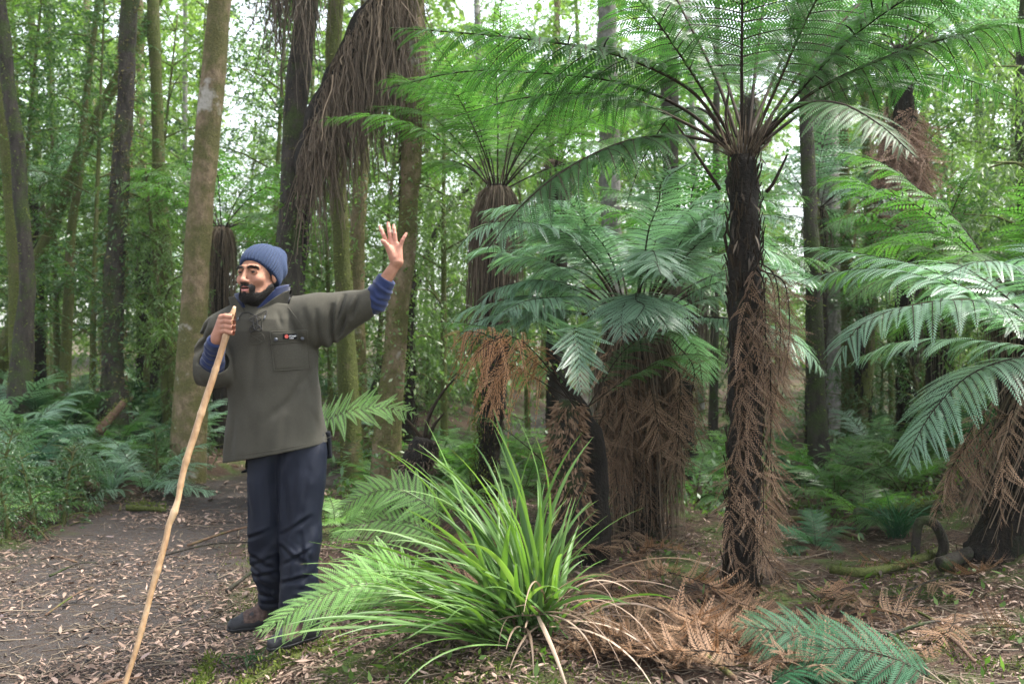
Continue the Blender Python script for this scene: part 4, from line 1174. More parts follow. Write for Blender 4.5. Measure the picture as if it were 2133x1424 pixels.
add_frond(t7, b7, PL([(1215, 845), (1130, 765), (1050, 715, -.1), (985, 690, -.15), (930, 700, -.2)], 5.9), .27, 'frond_copper', "dead_frond", npin=18, npl=12, start=.3, dead=True, rach=.005, side=[1, .3, 0], grav=.9, jitter=.12)
add_frond(t7, b7, PL([(1215, 848), (1120, 790), (1060, 760, -.1), (1030, 790, -.15), (1025, 860, -.2)], 5.95), .22, 'frond_copper', "dead_frond", npin=16, npl=12, start=.3, dead=True, rach=.005, side=[1, .3, 0], grav=.9, jitter=.12)
add_frond(t7, b7, PL([(1200, 850), (1120, 740, -.1), (1060, 700, -.2), (1000, 730, -.3), (965, 790, -.35)], 5.8), .2, 'frond_copper', "dead_frond", npin=18, npl=12, start=.3, dead=True, rach=.005, side=[1, .3, 0], grav=.9, jitter=.12)
add_frond(t7, b7, PL([(1190, 1040), (1130, 960), (1060, 900), (1000, 860)], 5.9), .1, 'frond_green', npin=8, npl=9, start=.75, rach=.006)

# ---- bare stump fern
b6 = Gp(845, 7.6)
t6 = thing("fern_stump", "short leaning dark fern stump with bare stalks behind the man's side", "tree fern", b6)
rows = np.array([[*P(888, 915, 7.6), .08], [*P(878, 950, 7.6), .1], [*P(862, 985, 7.6), .11], [*(b6 - [0, 0, .1]), .14]])
acc = Acc(); C = spline(rows, 40); tube(acc, C[:, :3], C[:, 3], 16, 0, .5, disp=bark_disp(.3, 20, 61)); fuzz(acc, rows, 900, .07, .4, down=.6, w=.14, mat=1); acc.obj("trunk", [M['bark_fern'], M['strand']], t6, b6)
for q in ([(885, 915), (893, 870), (920, 820), (960, 775)], [(880, 915), (862, 890), (842, 868)], [(892, 915), (905, 885), (925, 860)]):
    acc = Acc(); tube(acc, spline(PL(q, 7.6), 14), np.linspace(.018, .006, 14), 7, 0, .5); acc.obj("stalk", M['stalk_dark'], t6, b6)

# ---------------------------------------------------------------- long bladed clump in the foreground
bF = Gp(1105, 4.3)
tF = thing("bladed_clump", "large clump of long arching strap leaves in the centre foreground", "plant", bF)
def blades(specs, K=14):
    acc = Acc()
    for (x0, y0, z0, az, e0, bend, L, w, rn) in specs:
        s = np.linspace(0, 1, K)
        e = e0 - bend * s ** 1.6
        ds = L / (K - 1)
        h = np.concatenate([[0], np.cumsum(np.cos(e[:-1]) * ds)]); z = np.concatenate([[0], np.cumsum(np.sin(e[:-1]) * ds)])
        dz = rng.normal(0, .02) * s ** 2 * L * 3
        C = np.stack([x0 + h * math.cos(az) - dz * math.sin(az), y0 + h * math.sin(az) + dz * math.cos(az), z0 + z], 1)
        T = norm(np.gradient(C, axis=0)); tw = rng.normal(0, .35) + s * rng.normal(0, .7)
        S0 = np.array([-math.sin(az), math.cos(az), 0]); N0 = np.cross(S0, T)
        S = S0 * np.cos(tw)[:, None] + N0 * np.sin(tw)[:, None]; N = np.cross(S, T)
        ww = w * np.minimum(1, .55 + s * 2) * (1 - s ** 2.6) + .0006
        V = np.stack([C + S * ww[:, None] + N * ww[:, None] * .35, C - N * ww[:, None] * .25, C - S * ww[:, None] + N * ww[:, None] * .35], 1)
        b = np.arange(K - 1)[:, None] * 3
        Qd = np.vstack([b + np.array([[0, 1, 4, 3]]), b + np.array([[1, 2, 5, 4]])])
        rv = np.clip(rn + .1 * rng.normal() + np.where(s > .93, .3, 0) - .25 * (s < .12), 0, 1)
        acc.add(V.reshape(-1, 3), Qd, None, 0, np.repeat(rv, 3))
    return acc
sp = []
for k in range(140):
    q = rng.random()
    az = rng.normal(math.pi * .93, 1.05) if q < .62 else rng.uniform(0, 2 * math.pi)
    left = math.cos(az) < 0
    e0 = R(rng.uniform(28, 86)) if left else R(rng.uniform(38, 86))
    L = rng.uniform(.5, 1.0) * (1.05 if left else .74)
    if e0 > R(70): L *= .95
    sp.append((bF[0] + rng.normal(0, .06) + .03 * math.cos(az), bF[1] + rng.normal(0, .06), bF[2] + rng.uniform(0, .08), az, e0, rng.uniform(.25, 1.25), L, (rng.uniform(.006, .012) if k % 3 else rng.uniform(.011, .0165)), rng.uniform(.1, .8)))
# a second lower tuft at the left
for k in range(46):
    az = rng.normal(-math.pi * .86, .38)
    sp.append((bF[0] - .12 + rng.normal(0, .05), bF[1] - .18 + rng.normal(0, .04), bF[2] + .0 + rng.uniform(0, .05), az, R(rng.uniform(14, 46)), rng.uniform(.5, 1.2), rng.uniform(.55, .95), rng.uniform(.006, .0115), rng.uniform(.2, .8)))
for (px, py) in [(1000, 890), (1065, 890), (1100, 922), (1132, 925), (1225, 920), (1262, 935), (850, 1000), (905, 990), (930, 950)]:
    tip = P(px, py, 4.3) - bF; az = 0 if tip[0] > 0 else math.pi
    el = math.atan2(tip[2], abs(tip[0])); L = np.linalg.norm(tip) * 1.06
    sp.append((bF[0], bF[1], bF[2], az + rng.normal(0, .25), el + .3, .75, L, .0115, rng.uniform(.3, .75)))
blades(sp).obj("leaves", M['flax'], tF, bF)
sp = []
for k in range(14):
    az = rng.normal(-.5, .6)
    sp.append((bF[0] + .08 + rng.normal(0, .04), bF[1] - .05 + rng.normal(0, .04), bF[2] + rng.uniform(.02, .15), az, R(rng.uniform(5, 45)), rng.uniform(.9, 1.7), rng.uniform(.45, .8), rng.uniform(.003, .007), rng.random()))
for k in range(40):
    az = rng.uniform(0, 6.28)
    sp.append((bF[0] + rng.normal(0, .06), bF[1] + rng.normal(0, .06), bF[2] + rng.uniform(.02, .1), az, R(rng.uniform(0, 35)), rng.uniform(.6, 1.5), rng.uniform(.3, .55), rng.uniform(.003, .008), rng.random()))
sp.append((bF[0] + .02, bF[1] - .1, bF[2] + .12, -1.4, R(-10), 1.0, .55, .009, .97))
blades(sp).obj("dead_leaves", M['flax_dead'], tF, bF)
# grass tufts
def tuft(label, px, Y, n, L, w, mat='frond_dark', name="grass_tuft"):
    b = Gp(px, Y)
    t = thing(name, label, "grass tuft", b)
    blades([(b[0] + rng.normal(0, .03), b[1] + rng.normal(0, .03), b[2], rng.random() * 6.28, R(rng.uniform(45, 85)), rng.uniform(1.0, 2.2), L * rng.uniform(.6, 1), w, rng.random() * .8) for _ in range(n)], 9).obj("blades", M[mat], t, b)
tuft("dark green drooping grass tuft in the shade at the right", 1865, 6.9, 110, .42, .003)
tuft("bluish grass tuft beside the path at the left", 228, 9.4, 60, .45, .005, 'frond_silver_sheen')
tuft("short grass tuft under the man's raised heel", 520, 4.5, 26, .16, .002, 'frond_green')

for o in list(SC.objects):
    if o.name.startswith("bush"): o["category"] = "bush"
# ---------------------------------------------------------------- dead fronds on the ground
dead_spots = []
for k in range(92):
    if k < 66: px = rng.normal(1540, 180); Y = rng.uniform(3.95, 5.3)
    else: px = rng.uniform(880, 1400); Y = rng.uniform(4.9, 6.6)
    dead_spots.append((px, Y))
dead_spots += [(1900, 4.6), (1950, 4.3), (2050, 5.2), (1840, 5.6), (1960, 5.1), (760, 5.4), (860, 5.6)]
PROT = []
for k in range(6):
    L = .5
    s = np.linspace(-.5, .5, 6)
    pts = np.stack([s * L, .05 * np.sin(s * 4 + k), .035 + .03 * np.cos(s * 3 + k)], 1)
    acc = Acc(); frond(acc, pts, .15, 17, 12, .06, side=[0, 1.0, 0], rach=.003, dead=k % 3 == 2, jitter=.16, grav=[.3, -.25, .1][k % 3], missing=.08, twist=.35)
    PROT.append(acc.mesh("dead frond", [M['frond_rust' if k % 2 else 'frond_dead'], M['stalk_dark']]))
for k, (px, Y) in enumerate(dead_spots):
    o = bpy.data.objects.new("fallen_frond", PROT[k % 6]); COL.objects.link(o)
    o.location = tuple(Gp(px, Y, .02 + .04 * rng.random())); o.rotation_euler = (rng.normal(0, .25), rng.normal(0, .2), rng.random() * 6.28)
    sc = rng.uniform(.6, 1.3); o.scale = (sc, sc, sc)
    tag(o, "dry rusty brown fern frond lying in the litter around the fern trunks", "dead frond", "fallen brown fronds on the forest floor")

# ---------------------------------------------------------------- logs, roots and sticks
def log(name, label, pts, r, mat, cat="log", seg=12, moss=0, amp=.18, taper=.6):
    C = spline(np.array(pts), 36)
    o0 = C[0].copy()
    acc = Acc(); tube(acc, C, np.linspace(r, r * taper, 36), seg, 0, .5, disp=bark_disp(amp, 14, len(label)))
    mats = [M[mat]]
    if moss:
        rows = np.concatenate([C, np.linspace(r, r * taper, 36)[:, None]], 1)
        n = moss; i = rng.integers(0, 36, n); a = rng.normal(0, .8, n)
        o_ = np.stack([rng.normal(0, .5, n), rng.normal(0, .5, n), np.abs(rng.normal(.8, .3, n))], 1); o_ = norm(o_)
        leaves(acc, C[i] + rng.normal(0, .02, (n, 3)) + o_ * rows[i, 3:4], o_ + rng.normal(0, .5, (n, 3)), rng.normal(size=(n, 3)), .018 + .02 * rng.random(n), .009, 1)
        mats.append(M['moss'])
    return tag(acc.obj(name, mats, None, o0), label, cat)
def gl(pts, lift=.03): return [Gp(px, Y, lift) for px, Y in pts]
log("rotten_log", "split reddish rotten log lying on the left bank", [Gp(100, 9.3, .16), Gp(150, 9.2, .13), Gp(196, 9.0, .1)], .07, 'wood_dead', moss=120, taper=.9)
log("fallen_log", "mossy fallen log lying along the left bank behind the ferns", [Gp(30, 10.4, .08), Gp(120, 10.2, .07), Gp(230, 10.6, .08)], .055, 'bark_moss', moss=900)
log("fallen_branch", "mossy branch propped up against the creeper trunk", [P(205, 900, 10.4), P(230, 870, 10.5), P(258, 838, 10.6)], .055, 'wood_dead', "branch", moss=260)
log("fallen_branch", "short green mossy branch at the far edge of the path", gl([(265, 8.7), (310, 8.65), (345, 8.6)], .04), .03, 'bark_moss', "branch", moss=260)
log("fallen_branch", "dark forked branch lying on the litter at the right", gl([(1730, 5.6), (1800, 5.5), (1880, 5.75), (1930, 5.9), (1960, 6.0)], .05), .026, 'bark_moss', "branch", moss=120, taper=.9)
log("tree_root", "looping dark root beside the stooping tree fern", [Gp(1960, 5.9, .02), P(1965, 1130, 5.9), P(1945, 1090, 5.9), P(1915, 1090, 5.9), Gp(1905, 5.9, .02)], .03, 'bark_dark', "root", taper=.8)
log("fallen_log", "dark mossy log in the shade at the right behind the grass tuft", [Gp(1780, 7.3, .08), Gp(1860, 7.2, .1), Gp(1960, 7.0, .12)], .07, 'bark_dark', moss=500)
log("fallen_log", "broken pale branch stub right of the big trunk", gl([(1640, 7.4), (1690, 7.3)], .06), .03, 'wood_dead', "branch")
log("dead_stick", "slim pale stick lying below the shaded log at the right", gl([(1740, 7.0), (1800, 6.5)], .06), .022, 'wood_dead', "stick")
log("dead_stick", "brown half stripped stipe lying at the lower right", gl([(1950, 4.5), (1990, 4.25), (2030, 4.05)], .05), .012, 'wood_dead', "stick")
log("fallen_log", "flat dark log at the right edge above the litter", gl([(1960, 5.5), (2060, 5.6), (2180, 5.6)], .06), .045, 'bark_dark', seg=10)
log("tree_root", "mossy root running under the man's boots towards the path", gl([(430, 3.95), (520, 4.2), (620, 4.3), (720, 4.45)], .0), .035, 'bark_moss', "root", moss=500)
log("mossy_root", "bright mossy root curving across the bottom edge left of centre", gl([(385, 3.9), (415, 4.2), (440, 4.6)], .0), .03, 'bark_moss', "root", moss=700)
log("dead_stick", "thin grey stick on the litter near the walking stick's foot", gl([(300, 3.95), (345, 4.05)], .03), .007, 'wood_dead', "stick")
for k in range(26):
    px = rng.uniform(60, 2080); Y = rng.uniform(4.1, 9); a = rng.random() * 3.14; l = rng.uniform(.12, .4)
    c = Gp(px, Y, .03)
    d = np.array([math.cos(a), math.sin(a), 0]) * l
    e1, e2 = c - d, c + d
    e1[2] = gz1(e1[0], e1[1]) + .025; e2[2] = gz1(e2[0], e2[1]) + .04
    acc = Acc(); mid = (e1 + e2) / 2 + [rng.normal(0, .03), rng.normal(0, .03), .03]
    tube(acc, spline([e1, mid, e2], 12), np.linspace(.01, .005, 12) * rng.uniform(.6, 1.3), 6, 0, .5, disp=bark_disp(.2, 30, k))
    o = acc.obj("fallen_twig", M['wood_dead'] if k % 2 else M['bark_dark'], None, c)
    tag(o, "thin fallen twig lying on the leaf litter", "twig", "twigs lying on the forest floor")
# ---------------------------------------------------------------- signed distance modelling
class Grid:
    def __init__(s, lo, hi, h):
        s.lo = np.array(lo, float); s.h = h
        n = np.ceil((np.array(hi) - s.lo) / h).astype(int) + 1
        s.ax = [(s.lo[k] + h * np.arange(n[k])).astype(np.float32) for k in range(3)]
        s.X, s.Y, s.Z = np.meshgrid(*s.ax, indexing='ij')
        s.n = n
def cap(g, a, b, ra, rb):
    a = np.asarray(a, float); b = np.asarray(b, float); d = b - a
    t = np.clip(((g.X - a[0]) * d[0] + (g.Y - a[1]) * d[1] + (g.Z - a[2]) * d[2]) / max(d @ d, 1e-9), 0, 1)
    return np.sqrt((g.X - a[0] - t * d[0]) ** 2 + (g.Y - a[1] - t * d[1]) ** 2 + (g.Z - a[2] - t * d[2]) ** 2) - (ra + (rb - ra) * t)
def ell(g, c, r):
    x = g.X - c[0]; y = g.Y - c[1]; z = g.Z - c[2]
    k0 = np.sqrt((x / r[0]) ** 2 + (y / r[1]) ** 2 + (z / r[2]) ** 2) + 1e-6
    k1 = np.sqrt((x / r[0] ** 2) ** 2 + (y / r[1] ** 2) ** 2 + (z / r[2] ** 2) ** 2) + 1e-6
    return k0 * (k0 - 1) / k1
def smin(a, b, k):
    h = np.clip(.5 + .5 * (b - a) / k, 0, 1)
    return b * (1 - h) + a * h - k * h * (1 - h)
def smax(a, b, k): return -smin(-a, -b, k)
def stackd(g, rows, pw=2.0):
    """rows: (z, cx, cy, rx, ry) ; superellipse stack"""
    r = np.array(sorted(rows, key=lambda q: q[0]))
    z = g.ax[2]
    f = [np.interp(z, r[:, 0], r[:, k])[None, None, :] for k in range(1, 5)]
    q = (np.abs((g.X - f[0]) / f[2]) ** pw + np.abs((g.Y - f[1]) / f[3]) ** pw) ** (1 / pw)
    d = (q - 1) * np.minimum(f[2], f[3])
    return np.maximum(d, np.maximum(r[0, 0] - g.Z, g.Z - r[-1, 0]))
def gn(g, f, seed, st=(1, 1, 1), oct=2):
    p = np.stack([g.X * st[0], g.Y * st[1], g.Z * st[2]], -1).reshape(-1, 3) * f
    return fbm(p, seed, oct).reshape(g.X.shape)
def band(g, d, w, f, seed, st=(1, 1, 1), oct=2):
    """noise evaluated only near the surface"""
    k = np.abs(d) < w
    out = np.zeros_like(d)
    p = np.stack([g.X[k] * st[0], g.Y[k] * st[1], g.Z[k] * st[2]], -1) * f
    out[k] = fbm(p, seed, oct)
    return out
def surfnet(g, F):
    S = F < 0
    n = F.shape
    c = [F[i:n[0] - 1 + i, j:n[1] - 1 + j, k:n[2] - 1 + k] for i in (0, 1) for j in (0, 1) for k in (0, 1)]
    cs = sum((x < 0).astype(np.int8) for x in c)
    act = (cs > 0) & (cs < 8)
    I = np.argwhere(act)
    vals = np.stack([x[act] for x in c], 1)
    off = np.array([(i, j, k) for i in (0, 1) for j in (0, 1) for k in (0, 1)], float)
    acc_p = np.zeros((len(I), 3)); cnt = np.zeros(len(I))
    for a in range(8):
        for b in range(a + 1, 8):
            if np.abs(off[a] - off[b]).sum() != 1: continue
            va, vb = vals[:, a], vals[:, b]
            m = (va < 0) != (vb < 0)
            t = np.where(m, va / np.where(m, va - vb, 1), 0)
            acc_p += np.where(m[:, None], off[a] + (off[b] - off[a]) * t[:, None], 0); cnt += m
    V = g.lo + (I + acc_p / cnt[:, None]) * g.h
    idm = np.full(act.shape, -1, np.int64); idm[act] = np.arange(len(I))
    Q = []
    for ax in range(3):
        sl0 = [slice(1, n[k] - 1) for k in range(3)]; sl1 = list(sl0)
        sl0[ax] = slice(0, n[ax] - 1); sl1[ax] = slice(1, n[ax])
        a = S[tuple(sl0)]; b = S[tuple(sl1)]
        E = np.argwhere(a != b)
        if not len(E): continue
        sgn = a[tuple(E.T)]
        base = E.copy()
        for k in range(3):
            if k != ax: base[:, k] += 1
        u, v = [k for k in range(3) if k != ax]
        du = np.zeros(3, int); du[u] = 1; dv = np.zeros(3, int); dv[v] = 1
        q = np.stack([idm[tuple((base - du - dv).T)], idm[tuple((base - dv).T)], idm[tuple(base.T)], idm[tuple((base - du).T)]], 1)
        fl = sgn if ax != 1 else ~sgn
        q = np.where(fl[:, None], q, q[:, ::-1])
        Q.append(q)
    return V, np.vstack(Q)
def smooth_mesh(V, Q, it=2, lam=.5):
    e = np.vstack([Q[:, [0, 1]], Q[:, [1, 2]], Q[:, [2, 3]], Q[:, [3, 0]]])
    for _ in range(it):
        s = np.zeros_like(V); c = np.zeros(len(V))
        for a, b in ((0, 1), (1, 0)):
            for k in range(3): s[:, k] += np.bincount(e[:, a], V[e[:, b], k], len(V))
            c += np.bincount(e[:, a], minlength=len(V))
        V = V * (1 - lam) + lam * s / np.maximum(c, 1)[:, None]
    return V

YP = 4.5
PX = YP / FPX
def W(px, py, dy=0.0): return P(px, py, YP + dy)
person_base = np.array([*W(590, 1330)[:2], 0.0]); person_base[2] = gz1(person_base[0], person_base[1])
person = thing("person", "bearded man in blue beanie and olive smock, left hand raised, right hand gripping a staff", "person", person_base)

# materials
def clothmat(name, c0, c1, rough, sc, bstr, bdist, spec=.2, sheen=0.0, wave=None):
    m, nt, b, out = mat_new(name)
    n1 = noise(nt, sc, 3, .7); n2 = noise(nt, 6, 4, .6)
    f = mth(nt, 'ADD', mth(nt, 'MULTIPLY', n1, .7), mth(nt, 'MULTIPLY', n2, .3))
    nt.links.new(ramp(nt, f, [(.36, c0), (.64, c1)]).outputs[0], b.inputs["Base Color"])
    b.inputs["Roughness"].default_value = rough; b.inputs["Specular IOR Level"].default_value = spec
    b.inputs["Sheen Weight"].default_value = sheen
    bump(nt, b, n1, bstr, bdist)
    return m
M['wool'] = clothmat("olive wool", (.033, .031, .024), (.068, .064, .051), .95, 420, .5, .002, .1, .04)
M['wool_edge'] = clothmat("olive piping", (.04, .038, .03), (.08, .075, .06), .9, 420, .4, .001, .1)
M['fleece'] = clothmat("navy fleece", (.009, .014, .045), (.018, .03, .085), .9, 500, .5, .0015, .15, .2)
M['nylon'] = clothmat("navy nylon", (.0026, .0042, .0105), (.0045, .0072, .017), .62, 260, .12, .001, .22)
M['undershirt'] = clothmat("black cloth", (.004, .005, .007), (.008, .009, .012), .9, 300, .3, .001, .15)
M['knit'] = clothmat("blue knit", (.014, .021, .043), (.042, .059, .108), .95, 900, .6, .001, .1, .05)
M['knit_dark'] = clothmat("dark knit edge", (.012, .018, .04), (.03, .045, .09), .95, 900, .6, .001, .1)
M['lace'] = clothmat("black lace", (.004, .004, .005), (.01, .01, .011), .6, 900, .5, .0005, .3)
M['boot'] = clothmat("black boot leather", (.008, .008, .01), (.02, .02, .024), .6, 160, .3, .001, .35)
M['boot_brown'] = clothmat("brown boot panel", (.03, .02, .016), (.11, .07, .058), .8, 60, .3, .001, .25)
M['rubber'] = clothmat("black rubber", (.01, .01, .011), (.025, .025, .027), .7, 80, .3, .001, .3)
M['snap'] = clothmat("dark metal snap", (.03, .035, .045), (.06, .07, .09), .35, 50, .05, .0005, .6)
M['white'] = clothmat("white print", (.6, .6, .6), (.7, .7, .7), .7, 50, 0, .0005)
M['redprint'] = clothmat("pink red print", (.5, .09, .07), (.62, .14, .1), .7, 50, 0, .0005)
M['hair'] = leafmat("black hair", [(.004, .0035, .003), (.012, .009, .007), (.022, .016, .012)], .5, 0, spec=.35, objvar=0)
def skinmat():
    m, nt, b, out = mat_new("skin")
    n1 = noise(nt, 22, 4, .6); n2 = noise(nt, 420, 3, .7); n3 = noise(nt, 70, 3, .6)
    at = nt.nodes.new("ShaderNodeAttribute"); at.attribute_name = "rnd"
    c = ramp(nt, n1, [(.35, (.21, .1, .062)), (.65, (.32, .165, .106))]).outputs[0]
    c = mix(nt, at.outputs["Fac"], c, (.52, .25, .19))
    c = mix(nt, ramp(nt, n3, [(.52, (0, 0, 0)), (.75, (.5, .5, .5))]).outputs[0], c, (.26, .11, .075))
    nt.links.new(c, b.inputs["Base Color"]); b.inputs["Roughness"].default_value = .68
    b.inputs["Specular IOR Level"].default_value = .22
    b.inputs["Subsurface Weight"].default_value = .12; b.inputs["Subsurface Radius"].default_value = (.9, .35, .2); b.inputs["Subsurface Scale"].default_value = .006
    bump(nt, b, n2, .25, .0008)
    return m
M['skin'] = skinmat()
M['lip'] = clothmat("lip", (.36, .13, .11), (.45, .18, .15), .45, 200, .2, .0005, .4)
M['eye'] = clothmat("eye white", (.26, .22, .19), (.34, .3, .27), .5, 20, 0, .0005, .25)
M['iris'] = clothmat("iris", (.006, .004, .003), (.014, .008, .005), .4, 20, 0, .0005, .3)

def sobj(name, g, F, mats, parent, sm=1, rnd=.0, matfn=None, rndfn=None):
    V, Q = surfnet(g, F)
    V = smooth_mesh(V, Q, sm)
    acc = Acc()
    r = rndfn(V) if rndfn is not None else rnd
    acc.add(V, Q, None, 0, r)
    if matfn is not None:
        acc.qm = [matfn(V[Q].mean(1)).astype(int)]
    return acc.obj(name, mats, parent, person_base), V, Q

# ---- head (own local frame, face towards -y, then turned)
YAW = R(-20)
HC = W(538, 571, -.02)
cY, sY = math.cos(YAW), math.sin(YAW)
TL = R(4)     # slight tilt of the head towards the picture's right
RM = np.array([[cY, -sY, 0], [sY, cY, 0], [0, 0, 1.0]]) @ np.array([[1, 0, 0], [0, math.cos(R(3)), math.sin(R(3))], [0, -math.sin(R(3)), math.cos(R(3))]])
def h2w(p): return np.asarray(p, float) @ RM.T + HC
def w2h(p): return (np.asarray(p, float) - HC) @ RM
g = Grid((-.105, -.15, -.24), (.105, .14, .14), .0019)
A = lambda s, v: (v[0] * s, v[1], v[2])
d = ell(g, (0, .022, .035), (.074, .096, .086))
d = smin(d, ell(g, (0, -.03, -.02), (.062, .064, .088)), .02)
d = smin(d, ell(g, (0, -.045, -.092), (.040, .042, .033)), .02)
for s in (1, -1):
    d = smin(d, cap(g, (.055 * s, .0, -.055), (.022 * s, -.062, -.103), .02, .022), .018)
    d = smin(d, ell(g, (.043 * s, -.062, -.032), (.022, .022, .02)), .02)
    d = smin(d, cap(g, (.012 * s, -.090, .022), (.045 * s, -.074, .022), .010, .009), .012)
d = smin(d, cap(g, (0, .02, -.06), (0, .045, -.24), .058, .062), .03)
d = smin(d, ell(g, (0, -.082, -.108), (.02, .018, .016)), .014)
# muzzle
d = smin(d, ell(g, (0, -.082, -.072), (.03, .02, .026)), .014)
for s in (1, -1):   # sockets
    d = smax(d, -ell(g, (.033 * s, -.1005, .001), (.019, .016, .0125)), .012)
# nose
nz = smin(cap(g, (0, -.092, .012), (0, -.113, -.034), .008, .0105), ell(g, (0, -.115, -.040), (.0135, .013, .011)), .006)
for s in (1, -1): nz = smin(nz, ell(g, (.0135 * s, -.102, -.043), (.0095, .012, .0085)), .006)
d = smin(d, nz, .009)
for s in (1, -1): d = smax(d, -ell(g, (.007 * s, -.110, -.0515), (.0042, .006, .004)), .003)
# eyes: lids then slit
for s in (1, -1):
    d = smin(d, ell(g, (.033 * s, -.0795, .0), (.0165, .015, .0135)), .005)
    d = smax(d, -ell(g, (.033 * s, -.096, -.0015), (.0135, .012, .0048)), .002)
    d = smin(d, cap(g, (.020 * s, -.0935, .0085), (.046 * s, -.085, .0065), .003, .0025), .004)
    d = smin(d, ell(g, (.077 * s, .012, -.012), (.008, .018, .03)), .008)
# lips and open mouth
lipu = smin(cap(g, (-.02, -.093, -.069), (0, -.1035, -.064), .0038, .0056), cap(g, (.02, -.093, -.069), (0, -.1035, -.064), .0038, .0056), .004)
lipl = smin(cap(g, (-.018, -.092, -.078), (0, -.102, -.083), .0045, .0068), cap(g, (.018, -.092, -.078), (0, -.102, -.083), .0045, .0068), .004)
d = smin(d, smin(lipu, lipl, .002), .004)
d = smax(d, -ell(g, (0, -.103, -.0735), (.017, .018, .0040)), .002)
# forehead lines
d = d + .0006 * np.cos((g.Z + .003 * np.cos(g.X * 60)) * 2 * math.pi / .011) * sstep(.035, .045, g.Z) * (1 - sstep(.07, .08, g.Z)) * (g.Y < -.05) * np.exp(-(g.X / .035) ** 2)
Vh, Qh = surfnet(g, d)
Vh = smooth_mesh(Vh, Qh, 2, .4)
headV = Vh.copy()
def head_red(v):
    r = .5 * np.exp(-(((v[:, 0]) / .016) ** 2 + ((v[:, 2] + .038) / .016) ** 2)) * (v[:, 1] < -.09)
    for s in (1, -1): r = r + .28 * np.exp(-(((v[:, 0] - .045 * s) / .02) ** 2 + ((v[:, 2] + .035) / .02) ** 2))
    return np.clip(r, 0, 1)
acc = Acc()
acc.add(h2w(Vh), Qh, None, 0, head_red(Vh))
c = Vh[Qh].mean(1)
lipm = (np.abs(c[:, 0]) < .021 - .5 * np.abs(c[:, 2] + .074)) & (c[:, 1] < -.094) & (c[:, 2] > -.0895) & (c[:, 2] < -.0600)
acc.qm = [np.where(lipm, 1, 0)]
mouth_in = (np.abs(c[:, 0]) < .019) & (c[:, 1] < -.08) & (np.abs(c[:, 2] + .0735) < .0035) & (c[:, 1] > -.1)
acc.qm = [np.where(mouth_in, 2, acc.qm[0])]

# ---- hands
def hand_sdf(lo, hi, h, palm, fingers, k=.008):
    g = Grid(lo, hi, h)
    d = None
    for a, b, ra, rb in palm:
        q = cap(g, a, b, ra, rb); d = q if d is None else smin(d, q, .012)
    for F_ in fingers:
        f = None
        for (a, ra), (b, rb) in zip(F_[:-1], F_[1:]):
            q = cap(g, a, b, ra, rb); f = q if f is None else smin(f, q, .003)
        d = smin(d, f, k * .55)
    return g, d
u = PX
# raised hand, palm to the camera
z = lambda x, y, dy=0: W(x, y, -.06 + dy)
palm = [(z(825, 545), z(808, 509), 10 * u, 5.6 * u), (z(825, 545), z(816, 507), 10 * u, 5.6 * u), (z(828, 545), z(826, 508), 10 * u, 5.5 * u), (z(829, 545), z(833, 514), 10 * u, 5.4 * u),
        (z(826, 548), z(797, 592), 10.5 * u, 14 * u), (z(818, 535, -.012), z(810, 517, -.018), 8 * u, 6.5 * u)]
fing = [[(z(807, 509), 5.0 * u), (z(799, 489, -.006), 4.3 * u), (z(794.5, 479, -.004), 3.9 * u), (z(791.5, 472, .002), 3.4 * u)],
        [(z(815, 507), 4.8 * u), (z(811.5, 485, -.006), 4.2 * u), (z(809.7, 474, -.004), 3.9 * u), (z(808.5, 465.5, .002), 3.4 * u)],
        [(z(824.5, 508), 4.7 * u), (z(822, 487, -.006), 4.1 * u), (z(820.8, 477, -.004), 3.8 * u), (z(820, 470, .002), 3.3 * u)],
        [(z(833, 515), 4.6 * u), (z(838.5, 500, -.006), 3.7 * u), (z(842.5, 493, -.004), 3.4 * u), (z(846, 487, .001), 3.0 * u)],
        [(z(812, 522, -.016), 6.5 * u), (z(806, 511, -.026), 5.2 * u), (z(800, 504, -.034), 4.6 * u), (z(796.5, 501.5, -.036), 3.8 * u)]]
gr_, dr_ = hand_sdf(W(782, 600, -.16), W(856, 456, .06), .0019, palm, fing)
V, Q = surfnet(gr_, dr_); V = smooth_mesh(V, Q, 2, .4)
tipr = np.clip((V[:, 2] - z(0, 520)[2]) / .08, 0, 1) * .45 + .35 * (V[:, 1] < z(0, 0, -.005)[1])
acc.add(V, Q, None, 0, np.clip(tipr, 0, 1) * (V[:, 2] > z(0, 545)[2]))
acc.qm.append  # material slots already collected by add
# hand gripping the staff
YH = -.21
z2 = lambda x, y, dy=0: W(x, y, YH + dy)
SX = lambda y: np.interp(y, [640, 700], [487, 470])
palm = [(z2(453, 703, .01), z2(461, 663, -.008), 11.5 * u, 7.0 * u), (z2(453, 703, .01), z2(461, 672, -.012), 11.5 * u, 7.4 * u), (z2(454, 703, .01), z2(460, 682, -.012), 11.5 * u, 7.4 * u), (z2(455, 703, .01), z2(460, 690, -.008), 11.5 * u, 7 * u),
        (z2(453, 703, .01), z2(449, 714, .015), 11 * u, 10 * u)]
fing = []
for k, (y0, y1, xe, rr) in enumerate([(661, 660, 487, 5.6), (671, 671, 488.5, 5.7), (681.5, 682, 488, 5.5), (691, 692, 485, 5.0)]):
    fing.append([(z2(461, y0, -.012), 6.6 * u), (z2(470, y0 - 2, -.034), rr * 1.08 * u), (z2(xe - 5, y1, -.036), rr * u), (z2(xe + .5, y1 + 1, -.018), rr * .95 * u), (z2(xe - 1, y1 + 2, .006), rr * .85 * u), (z2(xe - 9, y1 + 2, .014), rr * .8 * u)])
fing.append([(z2(464, 668, .022), 6.5 * u), (z2(474, 660, .03), 5.6 * u), (z2(484, 654, .022), 5.0 * u), (z2(488, 653, .01), 4.4 * u)])
